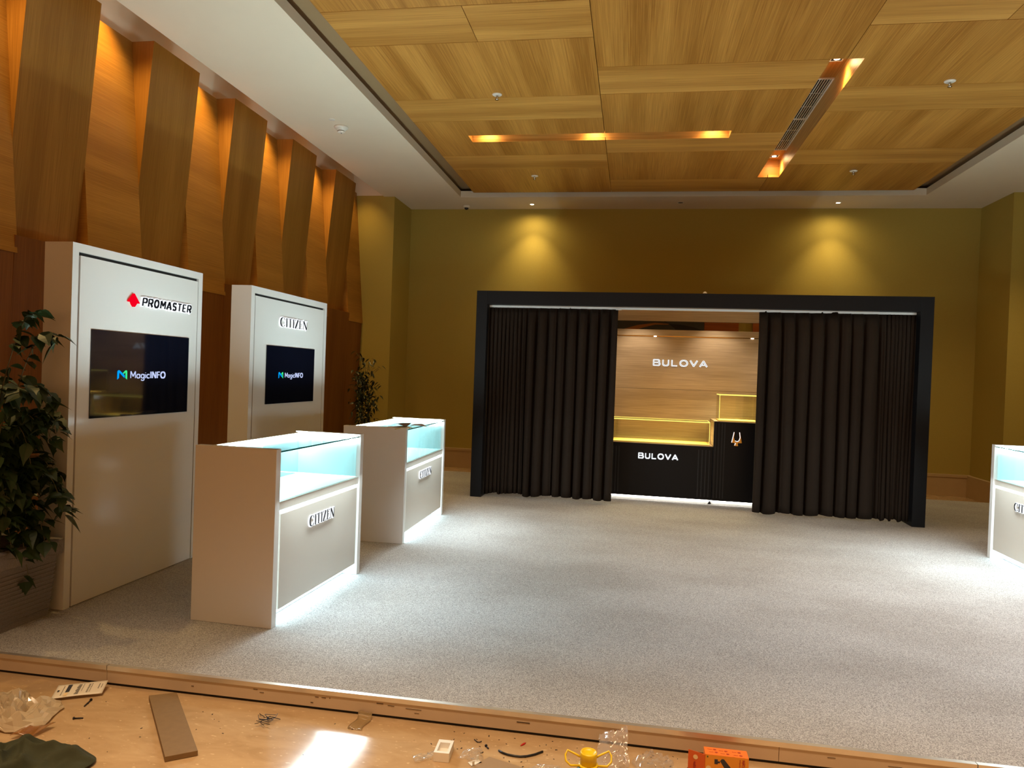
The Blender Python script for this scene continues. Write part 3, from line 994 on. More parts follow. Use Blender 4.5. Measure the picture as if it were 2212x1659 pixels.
b = MB(); b.prism([(wl_-0.035, 0.0), (wl_+0.002, 0.0), (wl_-0.012, 0.042)], 0.010, frame_at((0, 0.012, 0.001), (1, 0, 0), (0, -1, 0)))
b.build('foot', PEDBLK, pl)
pt = thing('display_pedestal', 'tall narrow black pedestal with a fork-shaped emblem beside the low one', 'pedestal', booth_pt(2.693, V0-0.012, CARP), BR, 'black pedestals in the booth')
b = MB(); b.box(0, 0.52, 0, 0.62, 0.045, 0.945)
b.build('body', PEDBLK, pt, bevel=0.002)
b = MB(); b.box(0.002, 0.518, 0.002, 0.618, 0.945, 0.951)
b.build('top_board', WOODB, pt)
b = MB(); b.box(-0.0012, 0.0, 0.004, 0.616, 0.66, 0.944)
b.build('wood_side', WOODB, pt)
b = MB(); b.box(0.0, 0.50, 0.02, 0.60, 0.0, 0.045)
b.build('plinth', MATS['plinth_white'], pt)
b = MB(); b.box(0.0, 0.52, 0.006, 0.014, 0.036, 0.044)
b.build('base_light', LEDW, pt)
rect_slots(pt, [0.02, 0.055, 0.09, 0.12], 0.075, 0.93, 0)
# tuning-fork emblem: gold outline with white lit edge
FX, FZ = 0.192, 0.682
fo = [(0.20, 1.0), (0.0, 0.22), (0.22, 0.22), (0.34, 0.20), (0.27, 0.0), (0.66, 0.0), (0.62, 0.20), (0.72, 0.22), (1.0, 0.22), (0.80, 1.0), (0.70, 1.0), (0.76, 0.60), (0.66, 0.36), (0.5, 0.28), (0.34, 0.36), (0.24, 0.60), (0.30, 1.0)]
b = MB(); b.prism([(x*0.116, y*0.155) for x, y in fo], 0.010, frame_at((FX, 0, FZ), (1, 0, 0), (0, -1, 0)))
ek = b.build('emblem', GOLD, pt)
b = MB()
for (xa, ya, xb, yb) in [(0.24, 1.0, 0.04, 0.24), (0.75, 1.0, 0.82, 0.62), (0.82, 0.62, 0.73, 0.40), (0.73, 0.40, 0.55, 0.31), (0.55, 0.31, 0.36, 0.38), (0.40, 0.22, 0.34, 0.04)]:
    b.tube([(FX+xa*0.116, -0.011, FZ+ya*0.155), (FX+xb*0.116, -0.011, FZ+yb*0.155)], 0.0042, 6)
b.build('lit_edge', GLOWW, ek)


def glass_case(loc, w, d, h, label):
    t = thing('glass_case', label, 'glass case', loc, BR, 'amber glass cases in the booth')
    e = 0.006
    for nm, a in (('glass_front', (0, w, 0, e, 0.012, h-e)), ('glass_back', (0, w, d-e, d, 0.012, h-e)), ('glass_side', (0, e, e, d-e, 0.012, h-e)), ('glass_side', (w-e, w, e, d-e, 0.012, h-e)), ('glass_top', (0, w, 0, d, h-e, h))):
        b = MB(); b.box(*a); b.build(nm, GLASSY, t)
    b = MB(); b.box(0, w, 0, d, 0, 0.012)
    b.build('case_floor', mat('case_amber', (0.85, 0.62, 0.16), 0.5) if 'case_amber' not in MATS else MATS['case_amber'], t)
    b = MB()
    for (x0, x1, y0, y1, z0, z1) in ((0, w, -0.001, 0.002, 0.012, 0.020), (0, w, -0.001, 0.004, h-0.008, h+0.001), (0, w, d-0.004, d+0.001, h-0.008, h+0.001), (-0.001, 0.004, 0, d, h-0.008, h+0.001), (w-0.004, w+0.001, 0, d, h-0.008, h+0.001), (-0.001, 0.004, -0.001, 0.003, 0.012, h), (w-0.004, w+0.001, -0.001, 0.003, 0.012, h)):
        b.box(x0, x1, y0, y1, z0, z1)
    b.build('lit_edge', LEDY, t)
    return t


glass_case(booth_pt(1.545, V0+0.03, CARP+0.661), 1.105, 0.40, 0.270, 'long low amber-edged glass case on the low black pedestal')
glass_case(booth_pt(2.745, V0+0.02, CARP+0.951), 0.430, 0.40, 0.305, 'small tall amber-edged glass case on the tall black pedestal')

# curtains
def curtain(u0, u1, flip, n_wide, label):
    W_ = u1-u0
    random.seed(3 if flip else 5)
    # pleat positions: wide pleats near the opening, bunched near the post
    xs = [0.0]
    pw = W_*0.74/n_wide
    for k in range(n_wide):
        xs.append(xs[-1]+pw*random.uniform(0.85, 1.15))
    nb = 9
    rest = W_-xs[-1]
    for k in range(nb):
        xs.append(xs[-1]+rest/nb)
    xs = [x*W_/xs[-1] for x in xs]
    NP = len(xs)-1
    nu, nv = NP*14, 26
    zt, zb = 2.168, 0.016
    amp = [random.uniform(0.7, 1.2) for _ in xs]
    lean = [random.uniform(-0.02, 0.02) for _ in xs]
    hem = [random.uniform(0, 0.035) for _ in xs]
    b = MB()

    def fn(s, t):
        q = s*NP; k = min(int(q), NP-1); f = q-k
        x = xs[k]+(xs[k+1]-xs[k])*f
        wloc = xs[k+1]-xs[k]
        head = max(0.0, 1-t/0.09)                  # t from the top
        low = min(1, t/0.12)
        fold = (0.72+0.28*math.sin(PI*f/0.50)) if f < 0.50 else 0.72*(0.5+0.5*math.cos(2*PI*(f-0.50)/0.50))**0.9
        a = min(0.105, 0.8*wloc)*amp[k]
        a1 = a
        aa = a*(1-f)+a1*f
        pinch = math.exp(-((f-0.5)/0.10)**2)
        y = -aa*fold*(0.25+0.75*low)-0.014*pinch*(1-low*0.6)+0.006*math.sin(7*t+k)
        # lean of the folds towards the hem, and an S so folds read as overlapping
        x += (lean[k]*(1-f)+lean[k+1]*f)*t+0.30*wloc*(f-0.25 if f < 0.50 else 0.25-(f-0.50))*low
        z = zt+(zb+hem[k]*(1-f)+hem[k+1]*f-zt)*t+0.004*math.sin(2*PI*f)*head
        X = u0+min(max(x, 0), W_) if not flip else u1-min(max(x, 0), W_)
        return (X, y, z)
    b.grid(lambda s, t: fn(s, t), nu, nv)
    o = b.build('curtain', CURTAIN, merge=False)
    o.location = booth_pt(0, 0.135, CARP); o.rotation_euler = (0, 0, BR)
    sd = o.modifiers.new('solid', 'SOLIDIFY'); sd.thickness = 0.003
    return tag(o, label, 'curtain', 'dark pleated curtains of the booth')


curtain(0.130, 1.585, True, 9, 'dark brown pleated curtain hanging on the side of the booth nearer the lit counters')
curtain(3.075, 4.655, False, 9, 'dark brown pleated curtain hanging beside the tall pedestal with the fork emblem')
random.seed(21)

# booth lights
for u in (0.9, 1.75, 2.7, 3.6):
    spot('booth_spot', booth_pt(u, 0.95, CARP+2.26), booth_pt(u+0.1, 1.4, CARP+1.0), 22, (1.0, 0.88, 0.70), 95, 0.8, 0.05)
for u in (0.8, 2.3, 3.9):
    spot('booth_floor_spot', booth_pt(u, 0.75, CARP+2.26), booth_pt(u, 0.35, CARP), 26, (1.0, 0.84, 0.62), 80, 1.0, 0.05)
for (u, v, z, w, h_) in ((2.1, V0+0.2, CARP+0.80, 0.9, 0.25), (2.95, V0+0.2, CARP+1.12, 0.36, 0.25)):
    l = area('case_light', booth_pt(u, v, z+0.105), booth_pt(u, v, 0), w, h_, 8, (1.0, 0.90, 0.58))

# ================================================================ BACK-WALL PANELS SEEN THROUGH THE BOOTH GAP
mu = thing('mural', 'dark grey mural with an orange sweep seen through the gap above the booth back wall', 'mural', (0, YB-0.006, 0))
b = MB(); b.box(-2.3, 1.015, -0.03, 0.0, 0.9, 2.62)
b.build('canvas', MURALG, mu)
b = MB()
sw = [(-0.16, 2.235), (0.05, 2.30), (0.30, 2.335), (0.50, 2.325), (0.50, 2.315), (0.30, 2.31), (0.12, 2.26), (0.06, 2.235), (-0.05, 2.18)]
b.prism(sw, 0.004, frame_at((0, -0.03, 0), (1, 0, 0), (0, -1, 0)))
b.build('orange_sweep', MURALO, mu)
b = MB()
b.prism([(0.34, 2.385), (0.44, 2.365), (0.52, 2.325), (0.70, 2.315), (0.86, 2.285), (1.0, 2.24), (0.58, 2.20), (0.60, 2.25), (0.50, 2.33), (0.42, 2.36)], 0.003, frame_at((0, -0.031, 0), (1, 0, 0), (0, -1, 0)))
b.build('black_shape', MURALD, mu)
o = boxo('wood_board', WOODO, None, 1.02, 1.51, YB-0.03, YB-0.004, 0.4, 2.62, grain='x')
tag(o, 'orange veneer board between the mural and a strip of olive wall', 'board', 'orange boards behind the booth')
o = boxo('wood_board', WOODO, None, 1.71, 2.6, YB-0.03, YB-0.004, 0.4, 2.62, grain='x')
tag(o, 'orange veneer board just past a strip of olive wall, partly behind the curtain', 'board', 'orange boards behind the booth')

# ================================================================ CEILING FIXTURES
def up_at(x, y, z):
    """lathe frame hanging down from a ceiling point"""
    return Matrix(((1, 0, 0, x), (0, -1, 0, y), (0, 0, -1, z), (0, 0, 0, 1)))


def sprinkler(x, y, label):
    t = thing('sprinkler', label, 'sprinkler', (x, y, ZW), 0, 'ceiling sprinklers')
    b = MB(); b.lathe([(0.045, 0), (0.045, 0.004), (0.036, 0.010), (0.016, 0.012)], up_at(0, 0, 0), 20)
    b.build('escutcheon', WPLAST, t)
    b = MB(); b.lathe([(0.010, 0.010), (0.010, 0.028), (0.006, 0.030), (0.004, 0.044), (0.018, 0.046), (0.018, 0.050), (0.003, 0.052)], up_at(0, 0, 0), 12)
    b.tube([(0.009, 0, -0.028), (0.014, 0, -0.038), (0.004, 0, -0.047)], 0.0025, 6)
    b.tube([(-0.009, 0, -0.028), (-0.014, 0, -0.038), (-0.004, 0, -0.047)], 0.0025, 6)
    b.build('nozzle', CHROME, t)
    return t


sprinkler(-1.321, 6.53, 'white ringed sprinkler on the wood ceiling in front of the long light slot')
sprinkler(-1.337, 9.228, 'white ringed sprinkler on the wood ceiling behind the long light slot')
sprinkler(2.501, 6.52, 'white ringed sprinkler to the right of the air grille, the nearer one there')
sprinkler(2.495, 9.143, 'white ringed sprinkler to the right of the air grille, the farther one there')

t = thing('smoke_detector', 'white round smoke detector on the plaster soffit above the totems', 'smoke detector', (-3.142, 7.27, ZS))
b = MB(); b.lathe([(0.074, 0), (0.074, 0.012), (0.066, 0.020), (0.052, 0.026), (0.046, 0.042), (0.040, 0.044)], up_at(0, 0, 0), 28)
b.build('base', WPLAST, t)
b = MB(); b.lathe([(0.036, 0.044), (0.036, 0.050)], up_at(0, 0, 0), 24)
b.build('dark_slot', BLACKGAP, t)
b = MB(); b.lathe([(0.042, 0.050), (0.040, 0.056), (0.026, 0.066), (0.008, 0.070)], up_at(0, 0, 0), 24)
b.build('cap', WPLAST, t)
b = MB(); b.lathe([(0.005, 0.069), (0.004, 0.073)], up_at(0.006, -0.004, 0), 10)
b.build('indicator', BLACKGAP, t)
b = MB(); b.lathe([(0.034, 0), (0.032, 0.003), (0.010, 0.004)], up_at(-3.151, 7.05, ZS), 20)
tag(b.build('cover_plate', WPLAST), 'small flat white cover plate on the soffit just before the smoke detector', 'cover plate')
t = thing('dome_camera', 'white dome security camera on the soffit at the far left corner', 'security camera', (-2.60, 10.80, ZS))
b = MB(); b.lathe([(0.052, 0), (0.052, 0.020), (0.044, 0.034), (0.036, 0.036)], up_at(0, 0, 0), 24)
b.build('housing', WPLAST, t)
b = MB(); b.lathe([(0.034, 0.034), (0.030, 0.050), (0.020, 0.062), (0.004, 0.068)], up_at(0, 0, 0), 20)
b.build('dome', BPLAST, t)


def downlight(x, y, z, on, label, w=0.085, power=0, angle=64, tgt=None, grp='square downlights in the back soffit', col=WARM):
    t = thing('downlight', label, 'downlight', (x, y, z), 0, grp)
    b = MB(); e = 0.012
    for a in ((-w/2, w/2, -w/2, -w/2+e), (-w/2, w/2, w/2-e, w/2), (-w/2, -w/2+e, -w/2+e, w/2-e), (w/2-e, w/2, -w/2+e, w/2-e)):
        b.box(*a, -0.004, 0.0)
    b.build('trim_ring', WPLAST, t)
    b = MB(); b.box(-w/2+e, w/2-e, -w/2+e, w/2-e, -0.001, 0.0)
    b.build('well', BLACKGAP, t)
    b = MB(); b.lathe([(0.026, 0.0), (0.026, 0.004), (0.010, 0.007)], up_at(0, 0, 0), 16)
    b.build('lens', LENS if on else BPLAST, t)
    if power:
        spot('downlight_beam', (x, y, z-0.02), tgt or (x, y, 0), power, col, angle, 0.95, 0.025)
        if True:
            spot('downlight_spill', (x, y, z-0.03), (x, y, 0), power*(0.13 if z > 4.2 else 0.30), col, 172, 1.0, 0.03)
    return t


downlight(-1.58, 10.74, ZS, True, 'lit square downlight in the back soffit near the dome camera', power=70, angle=84, tgt=(-1.58, 10.80, 0), col=(1.0, 0.74, 0.36))
downlight(0.586, 10.66, ZS, False, 'unlit square downlight in the middle of the back soffit')
downlight(2.735, 10.70, ZS, True, 'lit square downlight in the back soffit towards the right column', power=70, angle=84, tgt=(2.735, 10.76, 0), col=(1.0, 0.74, 0.36))
GS = 'downlights recessed in the ceiling slots'
downlight(1.600, 9.22, 4.26, True, 'lit square downlight in the grille slot, far end', 0.11, 60, 100, (1.63, 9.22, 0), GS)
downlight(1.605, 6.50, 4.26, True, 'lit square downlight in the grille slot, near end', 0.11, 60, 100, (1.63, 6.50, 0), GS)
for x, w_ in ((-1.66, 'left end'), (-0.50, 'middle'), (0.74, 'right end')):
    spot('slot_beam', (x, 7.75, 4.24), (x, 7.77, 0), 26, (1.0, 0.66, 0.3), 110, 0.95, 0.025)
    spot('slot_floor_fill', (x+0.2, 7.70, 4.04), (x+0.5, 6.6, 0), 60, (1.0, 0.74, 0.42), 56, 1.0, 0.04)  # extra spot below the slot opening, added to warm the carpet
    spot('slot_spill', (x, 7.75, 4.23), (x, 7.75, 0), 5, (1.0, 0.70, 0.4), 172, 1.0, 0.03)

t = thing('air_grille', 'long white slatted air grille set in the ceiling slot', 'air grille', (1.475, 6.89, 4.258))
Lg, Wg = 2.06, 0.212
b = MB(); e = 0.016
for a in ((0, Wg, 0, e), (0, Wg, Lg-e, Lg), (0, e, e, Lg-e), (Wg-e, Wg, e, Lg-e), (e, Wg-e, Lg/2-0.012, Lg/2+0.012)):
    b.box(*a, -0.012, 0)
b.build('frame', WPLAST, t)
for k in range(8):
    b = MB(); x = e+(Wg-2*e)*(k+0.5)/8
    b.box(x-0.004, x+0.004, e, Lg/2-0.012, -0.010, 0); b.box(x-0.004, x+0.004, Lg/2+0.012, Lg-e, -0.010, 0)
    b.build('slat', WPLAST, t)
b = MB()
for k in (1, 2, 4, 5):
    b.box(e, Wg-e, Lg*k/6-0.003, Lg*k/6+0.003, -0.0095, -0.006)
b.build('cross_bar', WPLAST, t)
b = MB(); b.box(e, Wg-e, e, Lg-e, -0.003, 0.0)
b.build('dark_backing', BLACKGAP, t)

# ================================================================ PLANTS
def leaf(b, base, d, upv, L, Wd, droop=0.25, fold=0.25, lobes=0):
    """one leaf blade with a midrib fold and a pointed tip"""
    d = Vector(d).normalized(); upv = Vector(upv)
    s = d.cross(upv)
    if s.length < 1e-3:
        s = d.cross(Vector((1, 0, 0)))
    s.normalize(); n = s.cross(d).normalized()
    prof = [(0.0, 0.02), (0.15, 0.34), (0.32, 0.50), (0.5, 0.46), (0.68, 0.30), (0.84, 0.13), (1.0, 0.0)]
    if lobes:
        prof = [(0.0, 0.03), (0.08, 0.34), (0.24, 0.54), (0.38, 0.44), (0.48, 0.47), (0.64, 0.27), (0.82, 0.09), (1.0, 0.0)]
    mid, lf, rg = [], [], []
    for u, w in prof:
        c = Vector(base)+d*(L*u)-Vector((0, 0, 1))*(droop*L*u*u)
        mid.append(c); e = n*(fold*w*Wd)
        lf.append(c+s*(w*Wd)+e); rg.append(c-s*(w*Wd)+e)
    for k in range(len(prof)-1):
        b.face([mid[k], mid[k+1], lf[k+1], lf[k]], smooth=True)
        b.face([mid[k], rg[k], rg[k+1], mid[k+1]], smooth=True)


def rv(s=1.0):
    return Vector((random.uniform(-s, s), random.uniform(-s, s), random.uniform(-s, s)))


P1 = (-3.315, 3.235)
t = thing('potted_plant', 'leafy dark green trailing plant in a speckled grey ribbed planter at the left edge', 'plant', (P1[0], P1[1], CARP))
b = MB(); h0, h1 = 0.225, 0.262           # half widths
hw = 0.245
def sq(h, z): return [(-h, -h, z), (h, -h, z), (h, h, z), (-h, h, z)]
b.hexa(sq(0.222, 0.0), sq(0.246, 0.335), 'x')
for k in range(12):
    z = 0.03+k*0.0225; hh = 0.2235+z*0.072
    b.hexa(sq(hh, z), sq(hh+0.0045, z+0.012), 'x')
pot = b.build('planter', POT, t, merge=False)
b = MB()
ro, ri, rz0, rz1 = 0.270, 0.218, 0.330, 0.415
for (x0, x1, y0, y1) in ((-ro, ro, -ro, -ri), (-ro, ro, ri, ro), (-ro, -ri, -ri, ri), (ri, ro, -ri, ri)):
    b.box(x0, x1, y0, y1, rz0, rz1)
b.build('rim', POT, t, bevel=0.008)
b = MB(); b.box(-0.216, 0.216, -0.216, 0.216, 0.30, 0.345)
b.build('soil', SOIL, t)
bl, bs = MB(), MB()
tips = []
for k in range(60):
    a = random.uniform(0, 2*PI)
    reach = random.uniform(0.12, 0.40)
    zt = random.uniform(0.75, 1.42)
    tx, ty = reach*math.cos(a), reach*math.sin(a)*0.75
    tips.append((tx, ty, zt, random.uniform(0.05, 0.6)))
# sprays seen against the totem and above it
tips += [(0.30, 0.15, 1.60, 0.10), (0.20, 0.12, 1.66, 0.04), (0.36, 0.12, 1.26, 0.24), (0.34, 0.16, 1.02, 0.42), (0.38, 0.10, 0.98, 0.30), (0.33, 0.20, 0.92, 0.34), (0.22, 0.05, 0.86, 0.40), (0.37, 0.15, 1.10, 0.5), (0.30, 0.0, 1.25, 0.4), (0.15, 0.1, 1.3, 0.3), (0.2, 0.15, 0.75, 0.32), (0.26, 0.08, 0.70, 0.28)]
for (tx, ty, zt, dr) in tips:
    p0 = Vector((random.uniform(-0.08, 0.08), random.uniform(-0.08, 0.08), 0.34))
    p1 = Vector((tx*0.25, ty*0.25, zt*0.75)); p2 = Vector((tx*0.7, ty*0.7, zt+0.04)); p3 = Vector((tx, ty, zt-dr))
    pts = []
    for i in range(13):
        s_ = i/12
        pts.append(p0*(1-s_)**3+p1*3*s_*(1-s_)**2+p2*3*s_*s_*(1-s_)+p3*s_**3)
    bs.tube(pts, 0.0045, 5, taper=0.35)
    for i in range(5, 13):
        for q in range(3):
            d = Vector((tx, ty, 0)).normalized()*0.5+rv(1.0)
            d.z = d.z*0.5-0.35
            ln = random.uniform(0.055, 0.105)
            base = pts[i]+rv(0.02)
            bl.bm.verts.ensure_lookup_table() if False else None
            # keep foliage clear of the totem side and the wall
            tip = base+d.normalized()*ln
            if tip.y > 0.285 and tip.x < 0.30:
                continue
            leaf(bl, base, d, Vector((0, 0, 1))+rv(0.5), ln, ln*0.72, random.uniform(0.1, 0.5), random.uniform(0.1, 0.45), lobes=random.random() < 0.5)
bs.build('stem', STEM, t, merge=False)
bl.build('foliage', LEAF, t, merge=False, recalc=False)

t = thing('potted_plant', 'slender dark shrub with thin upright stems behind the second counter', 'plant', (-3.66, 9.55, CARP))
b = MB(); b.lathe([(0.13, 0), (0.16, 0.26), (0.165, 0.28), (0.15, 0.28), (0.145, 0.24)], None, 24)
b.build('planter', POT, t)
b = MB(); b.lathe([(0.14, 0.235), (0.14, 0.245)], None, 20)
b.build('soil', SOIL, t)
bl, bs = MB(), MB()
for k in range(12):
    a = random.uniform(0, 2*PI); r_ = random.uniform(0.03, 0.11)
    p0 = Vector((r_*math.cos(a), r_*math.sin(a), 0.24))
    zt = random.uniform(0.95, 1.58)
    top = Vector((0.02+random.uniform(-0.12, 0.13), random.uniform(-0.1, 0.1), zt))
    pts = [p0.lerp(top, i/8)+rv(0.008)*(i > 0) for i in range(9)]
    bs.tube(pts, 0.0045, 5, taper=0.5)
    for i in range(2, 9):
        z = pts[i].z
        dens = 9 if (z > 0.95 and z < 1.36) else (5 if z > 0.5 else 3)
        for q in range(dens):
            d = rv(1.0); d.z = d.z*0.4-0.35
            ln = random.uniform(0.05, 0.09)
            base = pts[i]+rv(0.08)
            if base.x+d.x*0.1 < -0.27:
                continue
            leaf(bl, base, d, Vector((0, 0, 1))+rv(0.6), ln, ln*0.42, 0.3, 0.2)
for (x, z) in ((-0.14, 1.62), (-0.05, 1.56), (0.08, 1.53), (0.2, 1.43), (0.22, 1.2), (0.2, 1.02), (-0.2, 1.15), (0.15, 0.85)):
    for q in range(4):
        d = Vector((random.uniform(-1, 1), random.uniform(-0.5, 0.5), -0.25))
        leaf(bl, (x+random.uniform(-.05, .05), random.uniform(-.06, .06), z+random.uniform(-.03, .03)), d, (0, 0, 1), 0.085, 0.034, 0.4, 0.2)
    bs.tube([(0.02, 0, z-0.22), (x*0.6, 0, z-0.06), (x, 0, z)], 0.003, 5)
bs.build('stem', STEM, t, merge=False)
bl.build('foliage', LEAFD, t, merge=False, recalc=False)

# ================================================================ LITTER ON THE MARBLE FLOOR
from mathutils import noise as mnoise


def crumple(b, outline_fn, n, height, seed, freq=14, z0=0.002, ridged=True, smooth=True):
    """crumpled sheet: polar grid over outline_fn(angle)->radius, lifted into folds"""
    rows = n
    V = []
    for i in range(rows+1):
        ring = []
        for k in range(n*3):
            a = 2*PI*k/(n*3); r_ = outline_fn(a)*i/rows
            x, y = r_*math.cos(a), r_*math.sin(a)
            q = mnoise.noise(Vector((x*freq+seed, y*freq, seed*0.7)))
            q2 = mnoise.noise(Vector((x*freq*2.3+seed, y*freq*2.3, 3.1)))
            f = (1-abs(q)*1.8) if ridged else (0.5+0.5*q)
            edge = 1-(i/rows)**4*0.85
            z = z0+max(0.0, height*(0.25+0.75*max(0, f))*edge*(0.75+0.5*q2))
            ring.append(b.bm.verts.new((x+q2*0.01, y+q*0.01, z)))
        V.append(ring)
    m_ = n*3
    for i in range(rows):
        for k in range(m_):
            j = (k+1) % m_
            try:
                f = b.bm.faces.new((V[i][k], V[i][j], V[i+1][j], V[i+1][k])); f.smooth = smooth
            except ValueError:
                pass


def crumpled(name, loc, rx, ry, h, seed, m, rz=0, freq=14, label=None, cat=None, group=None, smooth_edge=0.15, thick=0.0012):
    b = MB()
    fn = lambda a: (1+smooth_edge*math.sin(3*a+seed)+smooth_edge*0.8*math.sin(5*a+2*seed))/math.sqrt((math.cos(a)/rx)**2+(math.sin(a)/ry)**2)
    crumple(b, fn, 15, h, seed, freq, smooth=False)
    o = b.build(name, m)
    o.location = loc; o.rotation_euler = (0, 0, rz)
    if thick:
        sd = o.modifiers.new('solid', 'SOLIDIFY'); sd.thickness = thick; sd.offset = 1
    return tag(o, label, cat, group) if label else o


# printed packet, tilted, curled sheet
t = thing('printed_packet', 'white printed plastic packet with a dark bar lying against the step at left', 'packet', (-2.365, 2.838, 0))
ex_ = Vector((0.163, 0.097, 0)).normalized(); ey_ = Vector((-ex_.y, ex_.x, 0))
def pk(u, v, lift=0.0):            # u 0..1 along 0.19, v 0..1 across 0.095
    z = 0.004+0.030*v+0.012*math.sin(PI*u)*(1-v)+0.010*(u-0.5)**2*4*(1-v)+lift
    p = ex_*((u-0.5)*0.195+0.012*(v-0.5))+ey_*((v-0.5)*0.088)
    return (p.x, p.y, z)
b = MB(); b.grid(lambda u, v: pk(u, v), 16, 8)
o = b.build('sheet', PAPER, t); sd = o.modifiers.new('solid', 'SOLIDIFY'); sd.thickness = 0.0025; sd.offset = -1
def pkq(b, u0, u1, v0, v1):
    b.grid(lambda s, r_: pk(u0+(u1-u0)*s, v0+(v1-v0)*r_, 0.0012), 4, 4)
b = MB(); pkq(b, 0.22, 0.30, 0.36, 0.92); b.build('dark_bar', INK, t)
b = MB(); pkq(b, 0.22, 0.29, 0.06, 0.30); b.build('amber_square', CREAM, t)
b = MB(); pkq(b, 0.05, 0.09, 0.45, 0.58); b.build('hang_hole', INK, t)
b = MB()
for k in range(9):
    v0 = 0.12+k*0.085
    pkq(b, 0.42+0.01*(k % 3), 0.50, v0, v0+0.05)
for k in range(8):
    v0 = 0.2+k*0.085
    pkq(b, 0.645, 0.68, v0, v0+0.04); pkq(b, 0.70, 0.725, v0+0.02, v0+0.05)
pkq(b, 0.15, 0.16, 0.15, 0.85); pkq(b, 0.86, 0.875, 0.4, 0.8); pkq(b, 0.92, 0.93, 0.45, 0.75); pkq(b, 0.54, 0.548, 0.3, 0.9)
b.build('printing', mat('ink_grey', (0.12, 0.11, 0.11), 0.5), t)

crumpled('plastic_bag', (-2.52, 2.575, 0), 0.225, 0.175, 0.085, 3.3, TANFILM, 0.6, 17, 'crumpled tan see-through plastic bag on the marble at the left edge', 'plastic bag', smooth_edge=0.2)
b = MB()
b.grid(lambda u, v: (-2.335+0.075*u+0.02*v, 2.44+0.10*v+0.02*u, 0.010+0.006*math.sin(5*u+3*v)+0.006), 8, 8)
o = b.build('amber_wrapper', AMBER); sd = o.modifiers.new('solid', 'SOLIDIFY'); sd.thickness = 0.0015
tag(o, 'shiny amber plastic wrapper sticking out of the tan plastic bag', 'wrapper')

def cloth_outline(a):
    base = 1/math.sqrt((math.cos(a)/0.255)**2+(math.sin(a)/0.205)**2)
    return base*(1+0.10*math.sin(2*a+0.7)+0.07*math.sin(5*a+1.0)+0.04*math.sin(9*a))
b = MB()
NR, NA = 30, 110
V = []
for i in range(NR+1):
    ring = []
    for k in range(NA):
        a = 2*PI*k/NA; r_ = cloth_outline(a)*i/NR
        x, y = r_*math.cos(a), r_*math.sin(a)
        xr, yr = x*0.9+y*0.44, -x*0.44+y*0.9
        w1 = mnoise.noise(Vector((x*5, y*5, 2.0)))
        f1 = 1-abs(mnoise.noise(Vector((xr*3.2+w1*0.8, yr*11+w1*1.2, 4.0))))*2.1
        f2 = 1-abs(mnoise.noise(Vector((xr*13+1, yr*7+w1, 9.0))))*2.2
        e_ = 1-(i/NR)**5*0.9
        z = 0.004+e_*(0.020+0.050*max(0, f1)**1.6+0.016*max(0, f2)**1.4)
        ring.append(b.bm.verts.new((x, y, z)))
    V.append(ring)
for i in range(NR):
    for k in range(NA):
        j = (k+1) % NA
        try:
            f = b.bm.faces.new((V[i][k], V[i][j], V[i+1][j], V[i+1][k])); f.smooth = True
        except ValueError:
            pass
o = b.build('green_cloth', CLOTH); o.location = (-2.165, 2.225, 0); o.rotation_euler = (0, 0, 0.35)
sd = o.modifiers.new('solid', 'SOLIDIFY'); sd.thickness = 0.003; sd.offset = 1
ss = o.modifiers.new('sub', 'SUBSURF'); ss.levels = 1; ss.render_levels = 2
tag(o, 'dark green crumpled cloth in the bottom left corner', 'cloth')

# board leaning flat on the marble
b = MB()
Q = [(-2.045, 2.862), (-1.662, 2.429), (-1.572, 2.497), (-1.948, 2.918)]
b.hexa([(x, y, 0.001) for x, y in Q], [(x, y, 0.021) for x, y in Q], 'x')
tag(b.build('wood_offcut', WOODBOARD, bevel=0.001), 'brown offcut of board lying on the marble below the step', 'board')


def screw(p, q, label):
    t = thing('screw', label, 'screw', (p[0], p[1], 0), 0, 'loose screws on the marble')
    d = Vector((q[0]-p[0], q[1]-p[1], 0)); n_ = d.normalized()
    b = MB(); b.tube([(0, 0, 0.004), (d.x*0.8, d.y*0.8, 0.004), (d.x, d.y, 0.003)], 0.0028, 7)
    b.build('shank', STEEL, t)
    b = MB(); b.tube([(-n_.x*0.004, -n_.y*0.004, 0.005), (n_.x*0.001, n_.y*0.001, 0.005)], 0.0055, 10)
    b.build('head', STEEL, t)
    return t


screw((-2.276, 2.796), (-2.262, 2.741), 'dark screw with a round head just below the printed packet')
screw((-2.222, 2.637), (-2.190, 2.649), 'short dark screw lying by itself between the packet and the brown offcut')
screw((-0.520, 2.816), (-0.508, 2.800), 'tiny dark screw near the black cable piece')

# wire tangle
random.seed(5)
b = MB()
for k in range(9):
    c_ = Vector((-1.452+random.uniform(-.02, .02), 2.80+random.uniform(-.03, .03), 0.006))
    pts = [c_+Vector((random.uniform(-.035, .035), random.uniform(-.03, .03), random.uniform(0, .02))) for _ in range(4)]
    cp = [Vector([sum(w_*q[i] for w_, q in zip(((1-s_)**3, 3*s_*(1-s_)**2, 3*s_*s_*(1-s_), s_**3), pts)) for i in range(3)]) for s_ in [j/10 for j in range(11)]]
    b.tube(cp, 0.0013, 5)
b.tube([(-1.46, 2.81, .008), (-1.43, 2.82, .012), (-1.405, 2.825, .006)], 0.0016, 5)
b.tube([(-1.515, 2.855, .004), (-1.50, 2.835, .01), (-1.48, 2.83, .006)], 0.0016, 5)
tag(b.build('wire_tangle', STEEL, merge=False), 'tangle of thin dark wire on the marble right of the brown offcut', 'wire')
b = MB(); b.grid(lambda u, v: (-1.105+0.062*u+0.006*math.sin(6*v), 2.938-0.115*v, 0.003+max(0, 0.02-0.10*v)+0.003*math.sin(7*u)), 6, 8)
